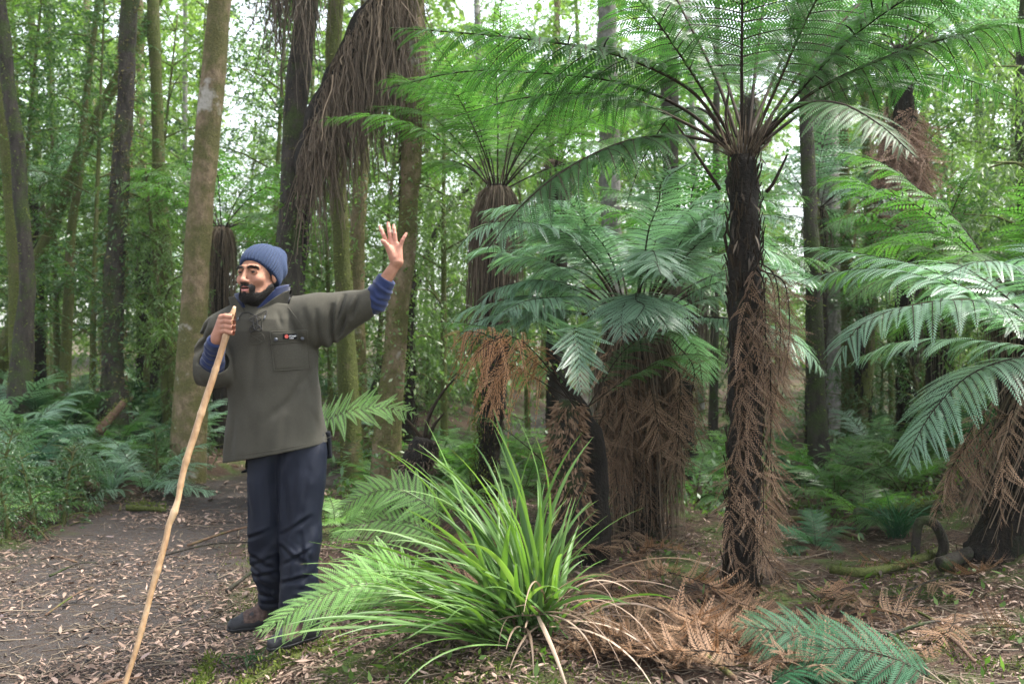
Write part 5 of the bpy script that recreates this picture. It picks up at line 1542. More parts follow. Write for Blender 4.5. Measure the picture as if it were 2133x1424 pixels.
gg, d2 = hand_sdf(W(426, 745, YH - .09), W(500, 642, YH + .08), .0019, palm, fing, .006)
V, Q = surfnet(gg, d2); V = smooth_mesh(V, Q, 2, .4)
acc.add(V, Q, None, 0, .25)
# trunk, arms and legs under the clothes
g = Grid(W(395, 1310, -.3), W(830, 590, .25), .011)
sh_r, el_r, wr_r = W(472, 690, .02), W(440, 765, -.03), W(453, 706, YH + .01)
sh_l, el_l, wr_l = W(640, 655, .02), W(768, 634, 0), W(818, 562, -.06)
d = stackd(g, [(W(0, 975)[2], W(585, 0)[0], YP + .02, .11, .07), (W(0, 860)[2], W(575, 0)[0], YP + .02, .12, .08), (W(0, 690)[2], W(556, 0)[0], YP + .02, .165, .1), (W(0, 650)[2], W(545, 0)[0], YP + .02, .13, .075)])
for a, b, ra, rb in [(sh_r, el_r, .04, .034), (el_r, wr_r, .03, .024), (sh_l, el_l, .05, .036), (el_l, wr_l, .036, .024), (W(545, 640, .02), W(545, 700, .02), .055, .08),
                     (W(552, 960, .02), W(552, 1110, 0), .06, .05), (W(552, 1110, 0), W(560, 1260, .07), .045, .035), (W(622, 960, .02), W(628, 1110, -.03), .06, .05), (W(628, 1110, -.03), W(625, 1290, -.1), .045, .035)]:
    d = smin(d, cap(g, a, b, ra, rb), .04)
V, Q = surfnet(g, d); V = smooth_mesh(V, Q, 2)
acc.add(V, Q, None, 0, 0)
nq = [len(q) for q in acc.Q]
acc.qm = [acc.qm[0]] + [np.zeros(n) for n in nq[1:]]
acc.obj("body", [M['skin'], M['lip'], M['undershirt']], person, person_base)

# eyes, brows, beard
for s in (1, -1):
    acc = Acc()
    c0 = np.array([.033 * s, -.0795, -.0015]); rE = .0128
    th = np.linspace(0, math.pi, 14); ph = np.linspace(0, 2 * math.pi, 20, endpoint=False)
    gaze = norm(np.array([-.05, -1, .0])); gx_ = norm(np.cross(gaze, [0, 0, 1])); gy_ = np.cross(gx_, gaze)
    V = (np.cos(th)[:, None, None] * gaze + np.sin(th)[:, None, None] * (np.cos(ph)[None, :, None] * gx_ + np.sin(ph)[None, :, None] * gy_)) * rE + c0
    i = np.arange(13)[:, None] * 20; j = np.arange(20)[None]; j2 = (j + 1) % 20
    Q = np.stack([i + j, i + 20 + j, i + 20 + j2, i + j2], -1).reshape(-1, 4)
    acc.add(h2w(V.reshape(-1, 3)), Q, None, 0)
    acc.qm = [np.where(np.arange(len(Q)) < 100, 1, 0)]
    acc.obj("eye", [M['eye'], M['iris']], person, person_base)
    acc = Acc(); n = 240
    t = rng.random(n); x = (.011 + .043 * t); zz = .0185 + .006 * np.sin(t * 2.6) - .005 * t + rng.normal(0, .0024, n); yy = -.1005 + .020 * t ** 1.8
    st = np.stack([x * s, yy, zz], 1); dr = np.stack([s * (.7 + 0 * t), -.15 + .4 * t, .35 - .5 * t], 1) + rng.normal(0, .15, (n, 3))
    pp = st[:, None] + norm(dr)[:, None] * (np.linspace(0, 1, 3)[None, :, None] * .008)
    strands(acc, h2w(pp), .0008, 0)
    acc.obj("eyebrow", M['hair'], person, person_base)
def beard_mask(v):
    x, y, zc = np.abs(v[:, 0]), v[:, 1], v[:, 2]
    line = .0035 * vnoise(v * 160, 3) + np.interp(x, [0, .02, .034, .05, .062, .075], [-.097, -.096, -.095, -.090, -.075, -.04])
    jaw = (zc < line) & (zc > -.142) & (y < .03)
    mus = (x < .031) & (zc < -.0535 - .12 * x) & (zc > -.063 - .22 * x) & (y < -.075)
    gosides = (x > .0215) & (x < .036) & (zc < -.06) & (zc > -.1) & (y < -.06)
    soul = (x < .007) & (zc < -.089) & (y < -.08)
    return jaw | mus | gosides | soul
acc = Acc()
# base coat
fm = beard_mask(headV[Qh].mean(1))
q = Qh[fm]; used_v = np.unique(q); rem = np.full(len(headV), -1); rem[used_v] = np.arange(len(used_v))
e1 = headV[Qh[:, 1]] - headV[Qh[:, 0]]; e2 = headV[Qh[:, 3]] - headV[Qh[:, 0]]
fn = norm(np.cross(e1, e2)); vn = np.zeros_like(headV)
for k in range(4):
    for a in range(3): vn[:, a] += np.bincount(Qh[:, k], fn[:, a], len(headV))
vn = norm(vn)
if (vn * norm(headV - [0, 0, -.02])).sum() < 0: vn = -vn
Vb = headV[used_v] + vn[used_v] * .0018
acc.add(h2w(Vb), rem[q], None, 0, .3)
dens = rng.random(len(used_v)) < .8
src = headV[used_v][dens]; nn = vn[used_v][dens]
ln = np.interp(src[:, 2], [-.125, -.09, -.05], [.010, .007, .0035]) * (.6 + .6 * rng.random(len(src)))
dr = norm(nn * .7 + np.array([0, 0, -.75]) + rng.normal(0, .22, src.shape))
pp = src[:, None] + dr[:, None] * (np.linspace(0, 1, 3)[None, :, None] * ln[:, None, None])
strands(acc, h2w(pp), np.full(len(src), .00055), 0)
# hair showing at the temple under the hat rim
n = 0; a = rng.random(n)
for s in (1, -1):
    st = np.stack([(.071 + .003 * rng.random(n)) * s, -.03 + .035 * a, .02 - .05 * rng.random(n)], 1)
    pp = st[:, None] + np.array([0, 0, -1.0])[None, None] * (np.linspace(0, 1, 3)[None, :, None] * .012)
    strands(acc, h2w(pp), .0007, 0)
edge_v = headV[beard_mask(headV + [0, 0, -.007]) & ~beard_mask(headV) & (np.abs(headV[:, 2] + .074) > .012)]
edge_v = edge_v[(rng.random(len(edge_v)) < .33) & (edge_v[:, 2] < -.03)]
pp = edge_v[:, None] + norm(norm(edge_v - [0, 0, -.02]) * .5 + np.array([0, 0, -.8]) + rng.normal(0, .2, edge_v.shape))[:, None] * (np.linspace(0, 1, 3)[None, :, None] * .005)
strands(acc, h2w(pp), np.full(len(edge_v), .0004), 0)
acc.obj("beard", M['hair'], person, person_base)

# ---- beanie
ax_ = norm(np.array([.0, .62, .79]))
g = Grid((-.13, -.135, -.1), (.13, .2, .19), .0021)
d = ell(g, (0, .022, .04), (.086, .106, .096))
d = smin(d, ell(g, (0, .088, .078), (.078, .08, .062)), .04)
for s in (1, -1): d = smin(d, ell(g, (.066 * s, .02, .0), (.024, .045, .06)), .03)
d = smin(d, ell(g, (0, .075, .01), (.075, .068, .06)), .04)
# rib angle around the axis
cz = np.array([0, .03, .03])
gx2, gy2, gz2 = g.X - cz[0], g.Y - cz[1], g.Z - cz[2]
e1 = np.array([1.0, 0, 0]); e2 = np.cross(ax_, e1)
pu = gx2; pv = gy2 * e2[1] + gz2 * e2[2]; pw_ = gy2 * ax_[1] + gz2 * ax_[2]
ang = np.arctan2(pv, pu)
rad_ = np.sqrt(pu ** 2 + pv ** 2)
rib = np.cos(ang * 44) * .0022 * sstep(.02, .06, rad_)
row = np.abs(np.cos(pw_ * 2 * math.pi / .0065 + .0 * ang)) * .0007
near = np.abs(d) < .02
d = np.where(near, d - rib - row, d)
d = d + .004 * np.sin(pw_ * 70 + gx2 * 18) * sstep(.02, .08, g.Y)
inner = ell(g, (0, .022, .035), (.078, .1, .09))
# rim plane: above forehead to below the nape
pn = norm(np.array([0, .82, 1.0])); p0 = np.array([0, -.088, .062])
pl = (g.X * pn[0] + (g.Y - p0[1]) * pn[1] + (g.Z - p0[2]) * pn[2]) + .55 * g.X ** 2 * 0 - .0
pl = np.minimum(pl, g.Z + .075)
d = smax(d, -pl, .006)
V, Q = surfnet(g, d); V = smooth_mesh(V, Q, 1, .3)
acc = Acc(); acc.add(h2w(V), Q, None, 0)
hh_ = ((V - p0) @ pn)[Q].mean(1)
acc.qm = [np.where(hh_ < .007, 1, 0)]
acc.obj("beanie", [M['knit'], M['knit_dark']], person, person_base)

# ---- smock
ZZ = lambda py: W(0, py)[2]
XX = lambda px: W(px, 0)[0]
def smock_sdf(g, fine=True):
    rows = []
    for py, xl, xr, ry, cy in [(975, 468, 702, .155, .02), (930, 470, 688, .152, .02), (850, 474, 668, .143, .02), (780, 473, 660, .138, .02), (730, 470, 660, .138, .02), (690, 462, 662, .138, .02), (665, 470, 640, .125, .02), (640, 488, 612, .10, .03), (618, 500, 600, .075, .04), (606, 505, 598, .065, .04)]:
        rows.append((ZZ(py), XX((xl + xr) / 2), YP + cy, (xr - xl) / 2 * u, ry))
    d = stackd(g, rows, 2.35)
    d = smin(d, cap(g, W(520, 648, .05), W(462, 680, .02), 26 * u, 34 * u), .05)
    d = smin(d, cap(g, W(590, 642, .05), W(650, 662, .0), 26 * u, 47 * u), .05)
    arm = cap(g, W(650, 662, .0), W(778, 627, -.03), 47 * u, 27 * u)
    d = smin(d, arm, .05)
    ua = smin(cap(g, W(455, 688, .02), W(430, 760, -.02), 37 * u, 42 * u), cap(g, W(430, 762, -.02), W(450, 768, -.07), 42 * u, 40 * u), .03)
    d = smin(d, cap(g, W(680, 688, .0), W(748, 645, -.02), 36 * u, 27 * u), .03)
    # opening of the bent sleeve faces the camera
    d = smin(d, ua, .025)
    # folds
    X, Z = g.X, g.Z
    f = band(g, d, .05, 6.0, 71, (1.2, 1, .4)) * .010 + band(g, d, .05, 15, 72, (1, 1, .5)) * .0035
    # radiating folds of the raised arm
    def fold(a, b, w, depth, both=True):
        a = W(*a); b = W(*b); dx = b - a
        t = np.clip(((X - a[0]) * dx[0] + (Z - a[2]) * dx[2]) / (dx[0] ** 2 + dx[2] ** 2), 0, 1)
        q = np.sqrt((X - a[0] - t * dx[0]) ** 2 + (Z - a[2] - t * dx[2]) ** 2)
        return 2.6 * depth * np.exp(-(q / w) ** 2) * np.sin(np.pi * np.clip(t * .9 + .1, 0, 1)) * (g.Y < YP + .06)
    for a, b, w, dp in [((700, 640), (692, 730), .012, .011), ((722, 618), (700, 690), .010, .010), ((735, 645), (700, 710), .012, .012), ((752, 620), (735, 668), .009, .007),
                        ((668, 650), (672, 735), .012, .006), ((640, 640), (655, 700), .016, .004), ((668, 905), (650, 840), .016, .003), ((490, 940), (500, 850), .016, .003), ((600, 930), (612, 860), .02, .003), ((655, 760), (600, 850), .016, .004), ((486, 720), (500, 800), .014, .004), ((545, 720), (535, 830), .018, .003), ((610, 655), (640, 740), .013, .004), ((585, 650), (600, 685), .01, .003), ((640, 780), (660, 850), .018, .003),
                        ((450, 690), (420, 740), .011, .009), ((440, 668), (412, 725), .009, .006), ((410, 740), (398, 790), .009, .007), ((452, 720), (430, 760), .01, .008), ((405, 700), (440, 700), .01, .006), ((570, 870), (640, 810), .02, .003)]:
        f = f + fold(a, b, w, dp)
    for a, b, w, dp in [((712, 628), (697, 705), .010, .006), ((745, 625), (715, 690), .010, .006), ((430, 700), (405, 750), .010, .006)]:
        f = f - fold(a, b, w, dp)
    return d + f
g = Grid(W(378, 985, -.26), W(812, 596, .24), .0042)
g.lo = g.lo
d = smock_sdf(g)
# cuts: hem, raised cuff, neck, bent sleeve mouth
def plane(g, p, n):
    n = norm(np.array(n, float)); return (g.X - p[0]) * n[0] + (g.Y - p[1]) * n[1] + (g.Z - p[2]) * n[2]
hem = plane(g, W(470, 962), (.193, 0, -1.0))
hem = hem - .012 * np.sin((g.X - XX(470)) * 9) * 0
cut = np.maximum(hem, plane(g, W(776, 625, -.03), (1, 0, .10)))
cut = np.maximum(cut, np.where(np.abs(g.X - XX(545)) < 62 * u, plane(g, W(540, 622), (.12, -.25, 1)), -1))
shell = np.where(g.X > XX(690), d, smax(d, -(d + .011), .001))
solid_cut = smax(shell, cut, .003)
# mouth of the bent sleeve: a hollow cone along the forearm
mouth = cap(g, W(442, 764, -.08), W(466, 705, -.24), 27 * u, 34 * u)
solid_cut = smax(solid_cut, -mouth, .004)
sm_o, smV, smQ = sobj("smock", g, solid_cut, [M['wool'], M['wool_edge'], M['undershirt']], person, 1, matfn=None)
DJ, GJ = d, g
def jy(px, py):
    """depth of the smock's front surface along the camera ray"""
    ys = np.linspace(YP - .3, YP + .1, 240)
    pts = np.array([P(px, py, y) for y in ys])
    i = (pts - GJ.lo) / GJ.h
    i = np.clip(np.round(i).astype(int), 0, GJ.n - 1)
    v = DJ[i[:, 0], i[:, 1], i[:, 2]]
    k = np.argmax(v < 0)
    if v[k] >= 0: return YP
    if k > 0: return ys[k - 1] + (ys[k] - ys[k - 1]) * v[k - 1] / (v[k - 1] - v[k])
    return ys[k]
def on(px, py, lift): return P(px, py, jy(px, py) - lift)
def onpath(pts, n, lift, sm=True):
    c = spline([(a, b, 0) for a, b in pts], n)
    y = np.array([jy(a, b) for a, b, _ in c])
    if sm and n > 6:
        y = np.convolve(np.pad(y, 2, 'edge'), np.ones(5) / 5, 'valid')
    return np.array([P(a, b, yy - lift) for (a, b, _), yy in zip(c, y)])
def seam(parent, name, pts, r=.0016, mat='wool_edge', n=40, lift=.001):
    acc = Acc(); tube(acc, onpath(pts, n, lift), r, 6, 0, .5)
    return acc.obj(name, M[mat], parent, person_base)
acc = Acc()
for q in ([(600, 640), (625, 672), (645, 705), (668, 748)], [(497, 652), (478, 668), (466, 690)],
          [(520, 695), (546, 695), (548, 712), (522, 716), (520, 695)], [(520, 696), (547, 712)], [(547, 695), (521, 715)], [(519, 650), (518, 690)], [(545, 652), (547, 690)]):
    a2 = Acc(); tube(a2, onpath(q, 30, .0005), .0016, 5, 0, .5); a2.obj("seam", M['wool_edge'], sm_o, person_base)
c = [(471, 950), (520, 944), (600, 932), (660, 918), (694, 908)]
tube(acc, onpath(c, 50, .0005), .0014, 5, 0, .5)
acc.obj("hem_seam", M['wool_edge'], sm_o, person_base)
def patch(name, parent, quad, nu, nv, lift, edge, mat, rim=True):
    """cloth patch lying on the smock; quad corners px (tl,tr,br,bl)"""
    tl, tr, br, bl = [np.array(q, float) for q in quad]
    acc = Acc(); V = []
    U, Vv = np.meshgrid(np.linspace(0, 1, nu), np.linspace(0, 1, nv))
    yy = np.array([[jy(*((tl * (1 - a) + tr * a) * (1 - b) + (bl * (1 - a) + br * a) * b)) for a in np.linspace(0, 1, nu)] for b in np.linspace(0, 1, nv)])
    for _ in range(3):
        yy[1:-1] = (yy[:-2] + yy[1:-1] + yy[2:]) / 3; yy[:, 1:-1] = (yy[:, :-2] + yy[:, 1:-1] + yy[:, 2:]) / 3
    Lf = lift * np.minimum(1, np.minimum(np.minimum(U, 1 - U) * nu / 1.5, np.minimum(Vv, 1 - Vv) * nv / 1.5)) + edge
    for b in range(nv):
        for a in range(nu):
            q = (tl * (1 - U[b, a]) + tr * U[b, a]) * (1 - Vv[b, a]) + (bl * (1 - U[b, a]) + br * U[b, a]) * Vv[b, a]
            V.append(P(q[0], q[1], yy[b, a] - Lf[b, a]))
    idx = np.arange(nu * nv).reshape(nv, nu)
    Q = np.stack([idx[:-1, :-1], idx[1:, :-1], idx[1:, 1:], idx[:-1, 1:]], -1).reshape(-1, 4)
    acc.add(V, Q)
    if rim:
        V = np.array(V).reshape(nv, nu, 3)
        loop = np.vstack([V[0], V[1:, -1], V[-1, -2::-1], V[-2:0:-1, 0], V[:1, 0]]) - [0, .001, 0]
        tube(acc, loop, .0024, 6, 1, .5, cap=False)
    return acc.obj(name, [M[mat], M['wool_edge']], parent, person_base)
pk = patch("pocket", person, [(565, 712), (641, 708), (645, 767), (571, 772)], 22, 18, .004, .002, 'wool')
fl = patch("pocket_flap", person, [(562, 691), (640, 688), (641, 711), (566, 716)], 22, 10, .005, .006, 'wool')
fl.parent = pk
for (x, y) in ((574.5, 707), (630, 705)):
    acc = Acc(); c0 = on(x, y, .012)
    th = np.linspace(0, math.pi / 2, 5); ph = np.linspace(0, 2 * math.pi, 14, endpoint=False)
    V = c0 + np.stack([np.sin(th)[:, None] * np.cos(ph) * .0085, -np.cos(th)[:, None] * .004 + 0 * ph, np.sin(th)[:, None] * np.sin(ph) * .0085], -1)
    i = np.arange(4)[:, None] * 14; j = np.arange(14)[None]; j2 = (j + 1) % 14
    acc.add(V.reshape(-1, 3), np.stack([i + j, i + j2, i + 14 + j2, i + 14 + j], -1).reshape(-1, 4))
    o = acc.obj("snap", M['snap'], pk, person_base)
# woven label on the flap
def flatq(acc, x0, y0, x1, y1, yd, mat):
    acc.add([P(x0, y1, yd), P(x1, y1, yd), P(x1, y0, yd), P(x0, y0, yd)], [[0, 1, 2, 3]], None, mat)
ylab = min(jy(590, 697), jy(615, 696), jy(590, 706), jy(615, 705)) - .0135
acc = Acc(); flatq(acc, 589, 695, 618, 706, ylab, 0)
ph = np.linspace(0, 2 * math.pi, 16, endpoint=False)
cc = P(597, 700.5, ylab - .0006); V = cc + np.stack([np.cos(ph) * 3.9 * u, 0 * ph, np.sin(ph) * 3.9 * u], 1)
acc.add(np.vstack([V, cc]), None, [[k, (k + 1) % 16, 16] for k in range(16)], 1)
o = acc.obj("woven_label", [M['undershirt'], M['redprint']], pk, person_base, smooth=False)
def textobj(s, px, py, yd, size, mat, name, parent):
    cu = bpy.data.curves.new(name, 'FONT'); cu.body = s; cu.size = size; cu.align_x = 'LEFT'; cu.extrude = .0002; cu.offset = size * .02
    to = bpy.data.objects.new(name, cu); COL.objects.link(to)
    dg = bpy.context.evaluated_depsgraph_get(); me = bpy.data.meshes.new_from_object(to.evaluated_get(dg)); bpy.data.objects.remove(to)
    me.materials.clear(); me.materials.append(M[mat])
    o = bpy.data.objects.new(name, me); COL.objects.link(o); o.rotation_euler = (R(90), 0, 0); o.location = tuple(P(px, py, yd) - person_base); o.parent = parent
    return o
textobj("STONEY", 602, 701.2, ylab - .001, .0085, 'white', "label_text", pk)
textobj("CREEK", 603, 705, ylab - .001, .0065, 'white', "label_text", pk)
# laces
lo_ = Acc()
for q in ([(517, 650), (530, 657), (545, 664)], [(546, 651), (532, 658), (518, 666)], [(518, 666), (531, 673), (543, 680)], [(545, 664), (533, 672), (521, 681)], [(521, 681), (532, 686), (541, 690)], [(543, 680), (531, 686), (523, 693)],
          [(517, 650), (505, 652), (497, 662)], [(546, 651), (556, 648), (553, 660)], [(523, 693), (520, 684), (526, 678)], [(541, 690), (545, 686), (538, 678)], [(530, 660), (527, 672), (531, 688)], [(534, 660), (536, 674), (531, 690)]):
    tube(lo_, onpath(q, 16, .006 + .003 * rng.random()), .0019, 6, 0, .5)
lace = lo_.obj("lace", M['lace'], person, person_base)
acc = Acc()
tube(acc, np.array([on(497, 661, .008), on(495, 668, .008)]), .003, 7, 0, .5); tube(acc, np.array([on(553, 657, .008), on(550, 665, .008)]), .003, 7, 0, .5)
acc.obj("lace_tip", M['snap'], lace, person_base)
# collar of the smock: open stand collar
def collar(name, rx0, rx1, ry0, ry1, pyb, pyt, vc, vw0, vw1, th, mat, slope=.0, dyc=.035, cx=536, Vb=655):
    g = Grid(W(455, 668, -.16), W(620, 585, .2), .0028)
    t = np.clip((g.Z - ZZ(pyb)) / (ZZ(pyt) - ZZ(pyb)), 0, 1.3)
    rx = (rx0 + (rx1 - rx0) * t) * u; ry = ry0 + (ry1 - ry0) * t
    cx_ = XX(cx); q = np.sqrt(((g.X - cx_) / rx) ** 2 + ((g.Y - YP - dyc) / ry) ** 2)
    d = (q - 1) * np.minimum(rx, ry) + .002 * np.sin(g.X * 90)
    s = np.abs(d) - th
    top = g.Z - ZZ(pyt) - slope * (g.X - cx_) - .12 * (g.Y - YP)
    s = smax(s, top, .003); s = np.maximum(s, ZZ(pyb) - g.Z)
    py = (ZZ(0) - g.Z) / u
    hw = (vw0 + (vw1 - vw0) * np.clip((Vb - py) / (Vb - 612), 0, 1.2)) * u
    v = (hw - np.abs(g.X - XX(vc + 0) - .25 * (g.Z - ZZ(Vb))))
    v = np.where(g.Y < YP + dyc, v, -1)
    s = smax(s, v, .003)
    return sobj(name, g, s, [M[mat]], person, 1)
collar("collar", 44, 63, .098, .125, 668, 612, 529, 6, 49, .0036, 'wool', .10)
collar("hoodie_collar", 40, 55, .085, .112, 668, 603, 527, 3, 33, .006, 'fleece', .16, cx=541)
# back of the hood resting at the nape
g = Grid(W(520, 660, -.05), W(625, 588, .22), .0035)
d = smin(ell(g, W(578, 622, .09), (.055, .05, .04)), ell(g, W(588, 612, .06), (.028, .05, .03)), .02)
d = d + band(g, d, .03, 25, 91) * .004
sobj("hood", g, d, [M['fleece']], person, 1)

# navy sleeves
def sleeve(name, pts, mat='fleece', seed=5, h=.0035):
    P_ = [np.array(p[0]) for p in pts]
    lo = np.min(P_, 0) - .1; hi = np.max(P_, 0) + .1
    g = Grid(lo, hi, h); d = None
    for (a, ra), (b, rb) in zip(pts[:-1], pts[1:]):
        q = cap(g, a, b, ra, rb); d = q if d is None else smin(d, q, .02)
    a, b = P_[-2], P_[-1]; ax = norm(b - a)
    al = plane(g, b, ax)
    d = d + .0028 * np.cos(al * 2 * math.pi / .03 + band(g, d, .03, 20, seed) * 1.5) * (al < -.03) + band(g, d, .03, 18, seed + 1) * .004
    cf = (al > -.05) & (al < .0)
    d = d - .002 * cf
    d = smax(d, al, .003)
    d = smax(d, -(d + .006) , .001) if False else d
    sobj(name, g, d, [M[mat]], person, 1)
sleeve("sleeve", [(W(762, 634, -.025), 20 * u), (W(779, 627, -.03), 26 * u), (W(807, 580, -.055), 18.5 * u)], seed=5)
sleeve("sleeve", [(W(438, 770, -.03), 24 * u), (W(441, 762, -.09), 23 * u), (W(451, 709, -.20), 17.5 * u)], seed=9)

# ---- trousers
g = Grid(W(492, 1305, -.24), W(702, 895, .22), .0045)
def leg(rows, cyf):
    return stackd(g, [(ZZ(py), XX((a + b) / 2), YP + cyf(py), (b - a) / 2 * u, ry) for py, a, b, ry in rows], 2.2)
r1 = leg([(900, 505, 625, .10), (1000, 500, 592, .105), (1100, 512, 592, .09), (1180, 517, 597, .085), (1208, 521, 598, .083), (1222, 530, 594, .062), (1262, 528, 586, .055), (1285, 534, 584, .05)], lambda p: np.interp(p, [925, 1100, 1285], [.02, .0, .075]))
r2 = leg([(900, 555, 676, .10), (1000, 583, 680, .104), (1100, 588, 672, .095), (1180, 590, 668, .088), (1225, 592, 668, .082), (1300, 596, 664, .07)], lambda p: np.interp(p, [925, 1100, 1300], [.0, -.04, -.11]))
d = smin(r1, r2, .012)
def tfold(a, b, w, depth):
    a = W(*a); b = W(*b); dx = b - a
    t = np.clip(((g.X - a[0]) * dx[0] + (g.Z - a[2]) * dx[2]) / (dx[0] ** 2 + dx[2] ** 2), 0, 1)
    q = np.sqrt((g.X - a[0] - t * dx[0]) ** 2 + (g.Z - a[2] - t * dx[2]) ** 2)
    return depth * np.exp(-(q / w) ** 2) * np.sin(np.pi * np.clip(t * .9 + .1, 0, 1)) * (g.Y < YP + .08)
for a, b, w_, dp in [((598, 1105), (662, 1062), .011, .010), ((594, 1128), (655, 1165), .011, .009), ((600, 1165), (664, 1128), .009, .008), ((516, 1118), (572, 1096), .01, .008), ((520, 1150), (580, 1182), .011, .010),
                     ((516, 1180), (585, 1150), .010, .008), ((604, 985), (612, 1090), .014, .008), ((560, 975), (566, 1105), .014, .008), ((655, 975), (636, 1085), .013, .009), ((520, 1000), (536, 1090), .013, .006), ((524, 1200), (592, 1185), .009, .009),
                     ((598, 1200), (664, 1182), .009, .009), ((533, 1238), (583, 1246), .007, .008), ((532, 1256), (584, 1262), .007, .007), ((630, 960), (622, 1040), .012, .007), ((640, 1100), (650, 1200), .012, .007), ((612, 1130), (618, 1215), .012, .006)]:
    d = d + tfold(a, b, w_, dp)
    o_ = 9
    d = d - tfold((a[0] + o_ * .4, a[1] - o_), (b[0] + o_ * .4, b[1] - o_), w_, dp * .55)
f = band(g, d, .04, 9, 81, (1.6, 1, .3)) * .004 + band(g, d, .04, 26, 82, (1, 1, .6)) * .002
lowz = 1 - sstep(ZZ(1230), ZZ(1080), g.Z)
f = f + lowz * (.004 * np.sin((g.Z * 1.0 + g.X * .55) * 95 + 7 * band(g, d, .04, 7, 83)) * (.4 + band(g, d, .04, 6, 86)) + .006 * band(g, d, .04, 16, 87, (.6, .6, 1.6)))
f = f + .006 * np.sin((g.Z * .3 - g.X) * 60 + 4 * band(g, d, .04, 4, 84)) * (1 - lowz * .6)
d = d + f
sobj("trousers", g, d, [M['nylon']], person, 1)
# black layer showing below the smock
g = Grid(W(470, 1010, -.22), W(710, 890, .24), .0045)
d = stackd(g, [(ZZ(1000), XX(588), YP + .03, 104 * u, .135), (ZZ(900), XX(584), YP + .03, 102 * u, .135)], 2.3)
d = smax(d, plane(g, W(480, 990), (.17, 0, -1)), .003); d = smax(d, -(d + .01), .001)
fr = plane(g, W(588, 0, 0), (0, -1, 0))
d = smax(d, (g.Y < YP + .0) * (-plane(g, W(478, 964), (-.185, 0, -1.0)) - .004 + 0) - 0 if False else d, .001)
front = YP + .015 - g.Y
d = np.maximum(d, front)
sobj("undershirt", g, d, [M['undershirt']], person, 1)

# ---- boots
def boot(toe, heel, ank, name="boot"):
    toe, heel, ank = [np.array(q, float) for q in (toe, heel, ank)]
    ax = toe - heel; ax[2] = 0; L = np.linalg.norm(ax); ax /= L; sx = np.array([-ax[1], ax[0], 0])
    zs = min(toe[2], heel[2])
    g = Grid(np.minimum(toe, heel) - [.09, .09, .05], np.maximum(np.maximum(toe, heel), ank) + [.09, .09, .06], .003)
    loc = lambda t, zz, s=0: heel + ax * L * t + np.array([0, 0, zz]) + sx * s + np.array([0, 0, (toe[2] - heel[2]) * t])
    d = cap(g, loc(.06, .045), loc(.12, .1), .038, .04)
    d = smin(d, cap(g, loc(.1, .04), loc(.6, .04), .038, .04), .03)
    d = smin(d, cap(g, loc(.55, .036), loc(.86, .03), .042, .036), .03)
    d = smin(d, cap(g, loc(.15, .1), loc(.62, .055), .04, .03), .03)
    d = smin(d, cap(g, loc(.14, .1), ank, .042, .045), .03)
    bot = plane(g, loc(0, .012), (0, 0, -1) + 0 * ax)
    slope = (toe[2] - heel[2]) / L
    t_ = ((g.X - heel[0]) * ax[0] + (g.Y - heel[1]) * ax[1])
    zb = g.Z - heel[2] - slope * t_
    up = smax(d, .018 - zb, .004)
    up = up + .0012 * np.cos(t_ * 260) * (zb > .05)
    V, Q = surfnet(g, up); V = smooth_mesh(V, Q, 1)
    c = V[Q].mean(1); tt = ((c - heel) @ ax) / L; zc = c[:, 2] - heel[2] - slope * tt * L; sc_ = np.abs((c - heel) @ sx)
    acc = Acc(); acc.add(V, Q)
    br = (tt > .3) & (tt < .72) & (zc > .045) & (vnoise(c * 60, 7) > -.35)
    acc.qm = [np.where(br, 1, 0)]
    b = acc.obj(name, [M['boot'], M['boot_brown']], person, person_base)
    so = smax(np.maximum(d - .006, zb - .022), -zb, .003)
    so = so + .004 * ((np.cos(t_ * 2 * math.pi / .026) > .2) & (zb < .01))
    V, Q = surfnet(g, so); acc = Acc(); acc.add(smooth_mesh(V, Q, 1), Q); acc.obj("sole", M['rubber'], b, person_base)
    acc = Acc()
    for k in range(6):
        t = .3 + k * .065; zz = .115 - k * .011
        tube(acc, spline([loc(t, zz, -.028), loc(t + .03, zz + .014, 0), loc(t, zz, .028)], 10), .0022, 5, 0, .5)
        tube(acc, spline([loc(t + .05, zz - .008, -.028), loc(t + .02, zz + .012, 0), loc(t + .05, zz - .008, .028)], 10), .0022, 5, 0, .5)
    acc.obj("bootlace", M['lace'], b, person_base)
boot(P(474, 1318, 4.52), P(588, 1301, 4.60), P(560, 1255, 4.57))
boot(P(560, 1358, 4.30), P(655, 1330, 4.38), P(632, 1282, 4.37))

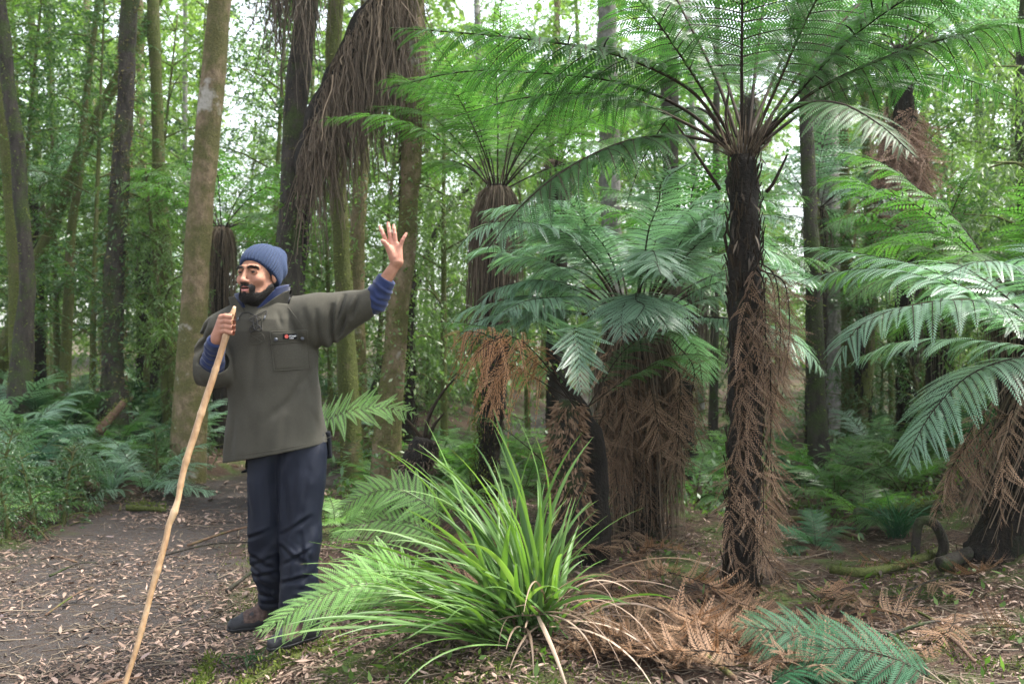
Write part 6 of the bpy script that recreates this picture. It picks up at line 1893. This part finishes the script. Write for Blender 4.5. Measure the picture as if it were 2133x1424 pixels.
# ---- walking staff
Ys = lambda py: np.interp(py, [640, 1500], [YP + YH, 3.93])
st = [(489, 638, 8), (486, 648, 13), (479, 668, 16), (469, 705, 18), (455, 750, 18), (441, 795, 19), (424, 845, 19), (407, 900, 19), (392, 945, 19), (381, 985, 18), (375, 1015, 17), (371, 1040, 17), (361, 1070, 20), (352, 1092, 17), (345, 1125, 17), (334, 1165, 18), (327, 1190, 19), (318, 1220, 17), (305, 1270, 16), (294, 1312, 16), (280, 1360, 15), (262, 1415, 15), (243, 1480, 14)]
rows = np.array([[*P(x, y, Ys(y)), w * .73 / 2 / FPX * Ys(y)] for x, y, w in st])
C = spline(rows, 150)
gb = gz1(C[-1, 0], C[-1, 1])
C[:, 2] = C[:, 2] + np.linspace(0, 1, 150) ** 3 * (gb - C[-1, 2]) * .5
def sd(V): return fbm(V * [30, 30, 9], 3, 3) * .05 + vnoise(V * 14, 9) * .03
kn = np.zeros(150)
for y in (700, 770, 860, 960, 1010, 1065, 1188, 1310):
    zk = P(0, y, Ys(y))[2]; kn += .16 * np.exp(-((C[:, 2] - zk) / .008) ** 2)
acc = Acc(); tube(acc, C[:, :3], C[:, 3] * (1 + kn), 16, 0, .5, disp=sd)
m, nt, b, out = mat_new("peeled staff wood")
n1 = noise(nt, 9, 5, .65); n2 = noise(nt, 40, 4, .7, stretch=(1, 1, .15))
c = ramp(nt, n1, [(.35, (.21, .115, .05)), (.55, (.36, .23, .12)), (.72, (.5, .36, .22))]).outputs[0]
c = mix(nt, ramp(nt, n2, [(.5, (0, 0, 0)), (.7, (.6, .6, .6))]).outputs[0], c, (.2, .09, .035))
nt.links.new(c, b.inputs["Base Color"]); b.inputs["Roughness"].default_value = .5; bump(nt, b, n2, .3, .003)
sb = C[-1, :3].copy()
tag(acc.obj("walking_staff", m, None, sb), "tall peeled knobbly wooden staff gripped in the man's fist and leaning down to the path", "walking stick")
# ---------------------------------------------------------------- air
hx0, hx1, hy0, hy1, hz0, hz1 = -182, 182, -52, 232, -2.5, 32
acc = Acc()
c = np.array([[x, y, z] for x in (hx0, hx1) for y in (hy0, hy1) for z in (hz0, hz1)], float)
acc.add(c, [[0, 1, 3, 2], [4, 6, 7, 5], [0, 4, 5, 1], [2, 3, 7, 6], [0, 2, 6, 4], [1, 5, 7, 3]])
m = bpy.data.materials.new("haze"); m.use_nodes = True; nt = m.node_tree; nt.nodes.clear()
out = nt.nodes.new("ShaderNodeOutputMaterial"); v = nt.nodes.new("ShaderNodeVolumePrincipled")
v.inputs["Color"].default_value = (.9, .95, .88, 1); v.inputs["Density"].default_value = HAZE
v.inputs["Anisotropy"].default_value = .2
nt.links.new(v.outputs[0], out.inputs["Volume"])
o = acc.obj("haze", m, smooth=False)
tag(o, "thin pale air fading the far trees", "haze", None, "stuff")
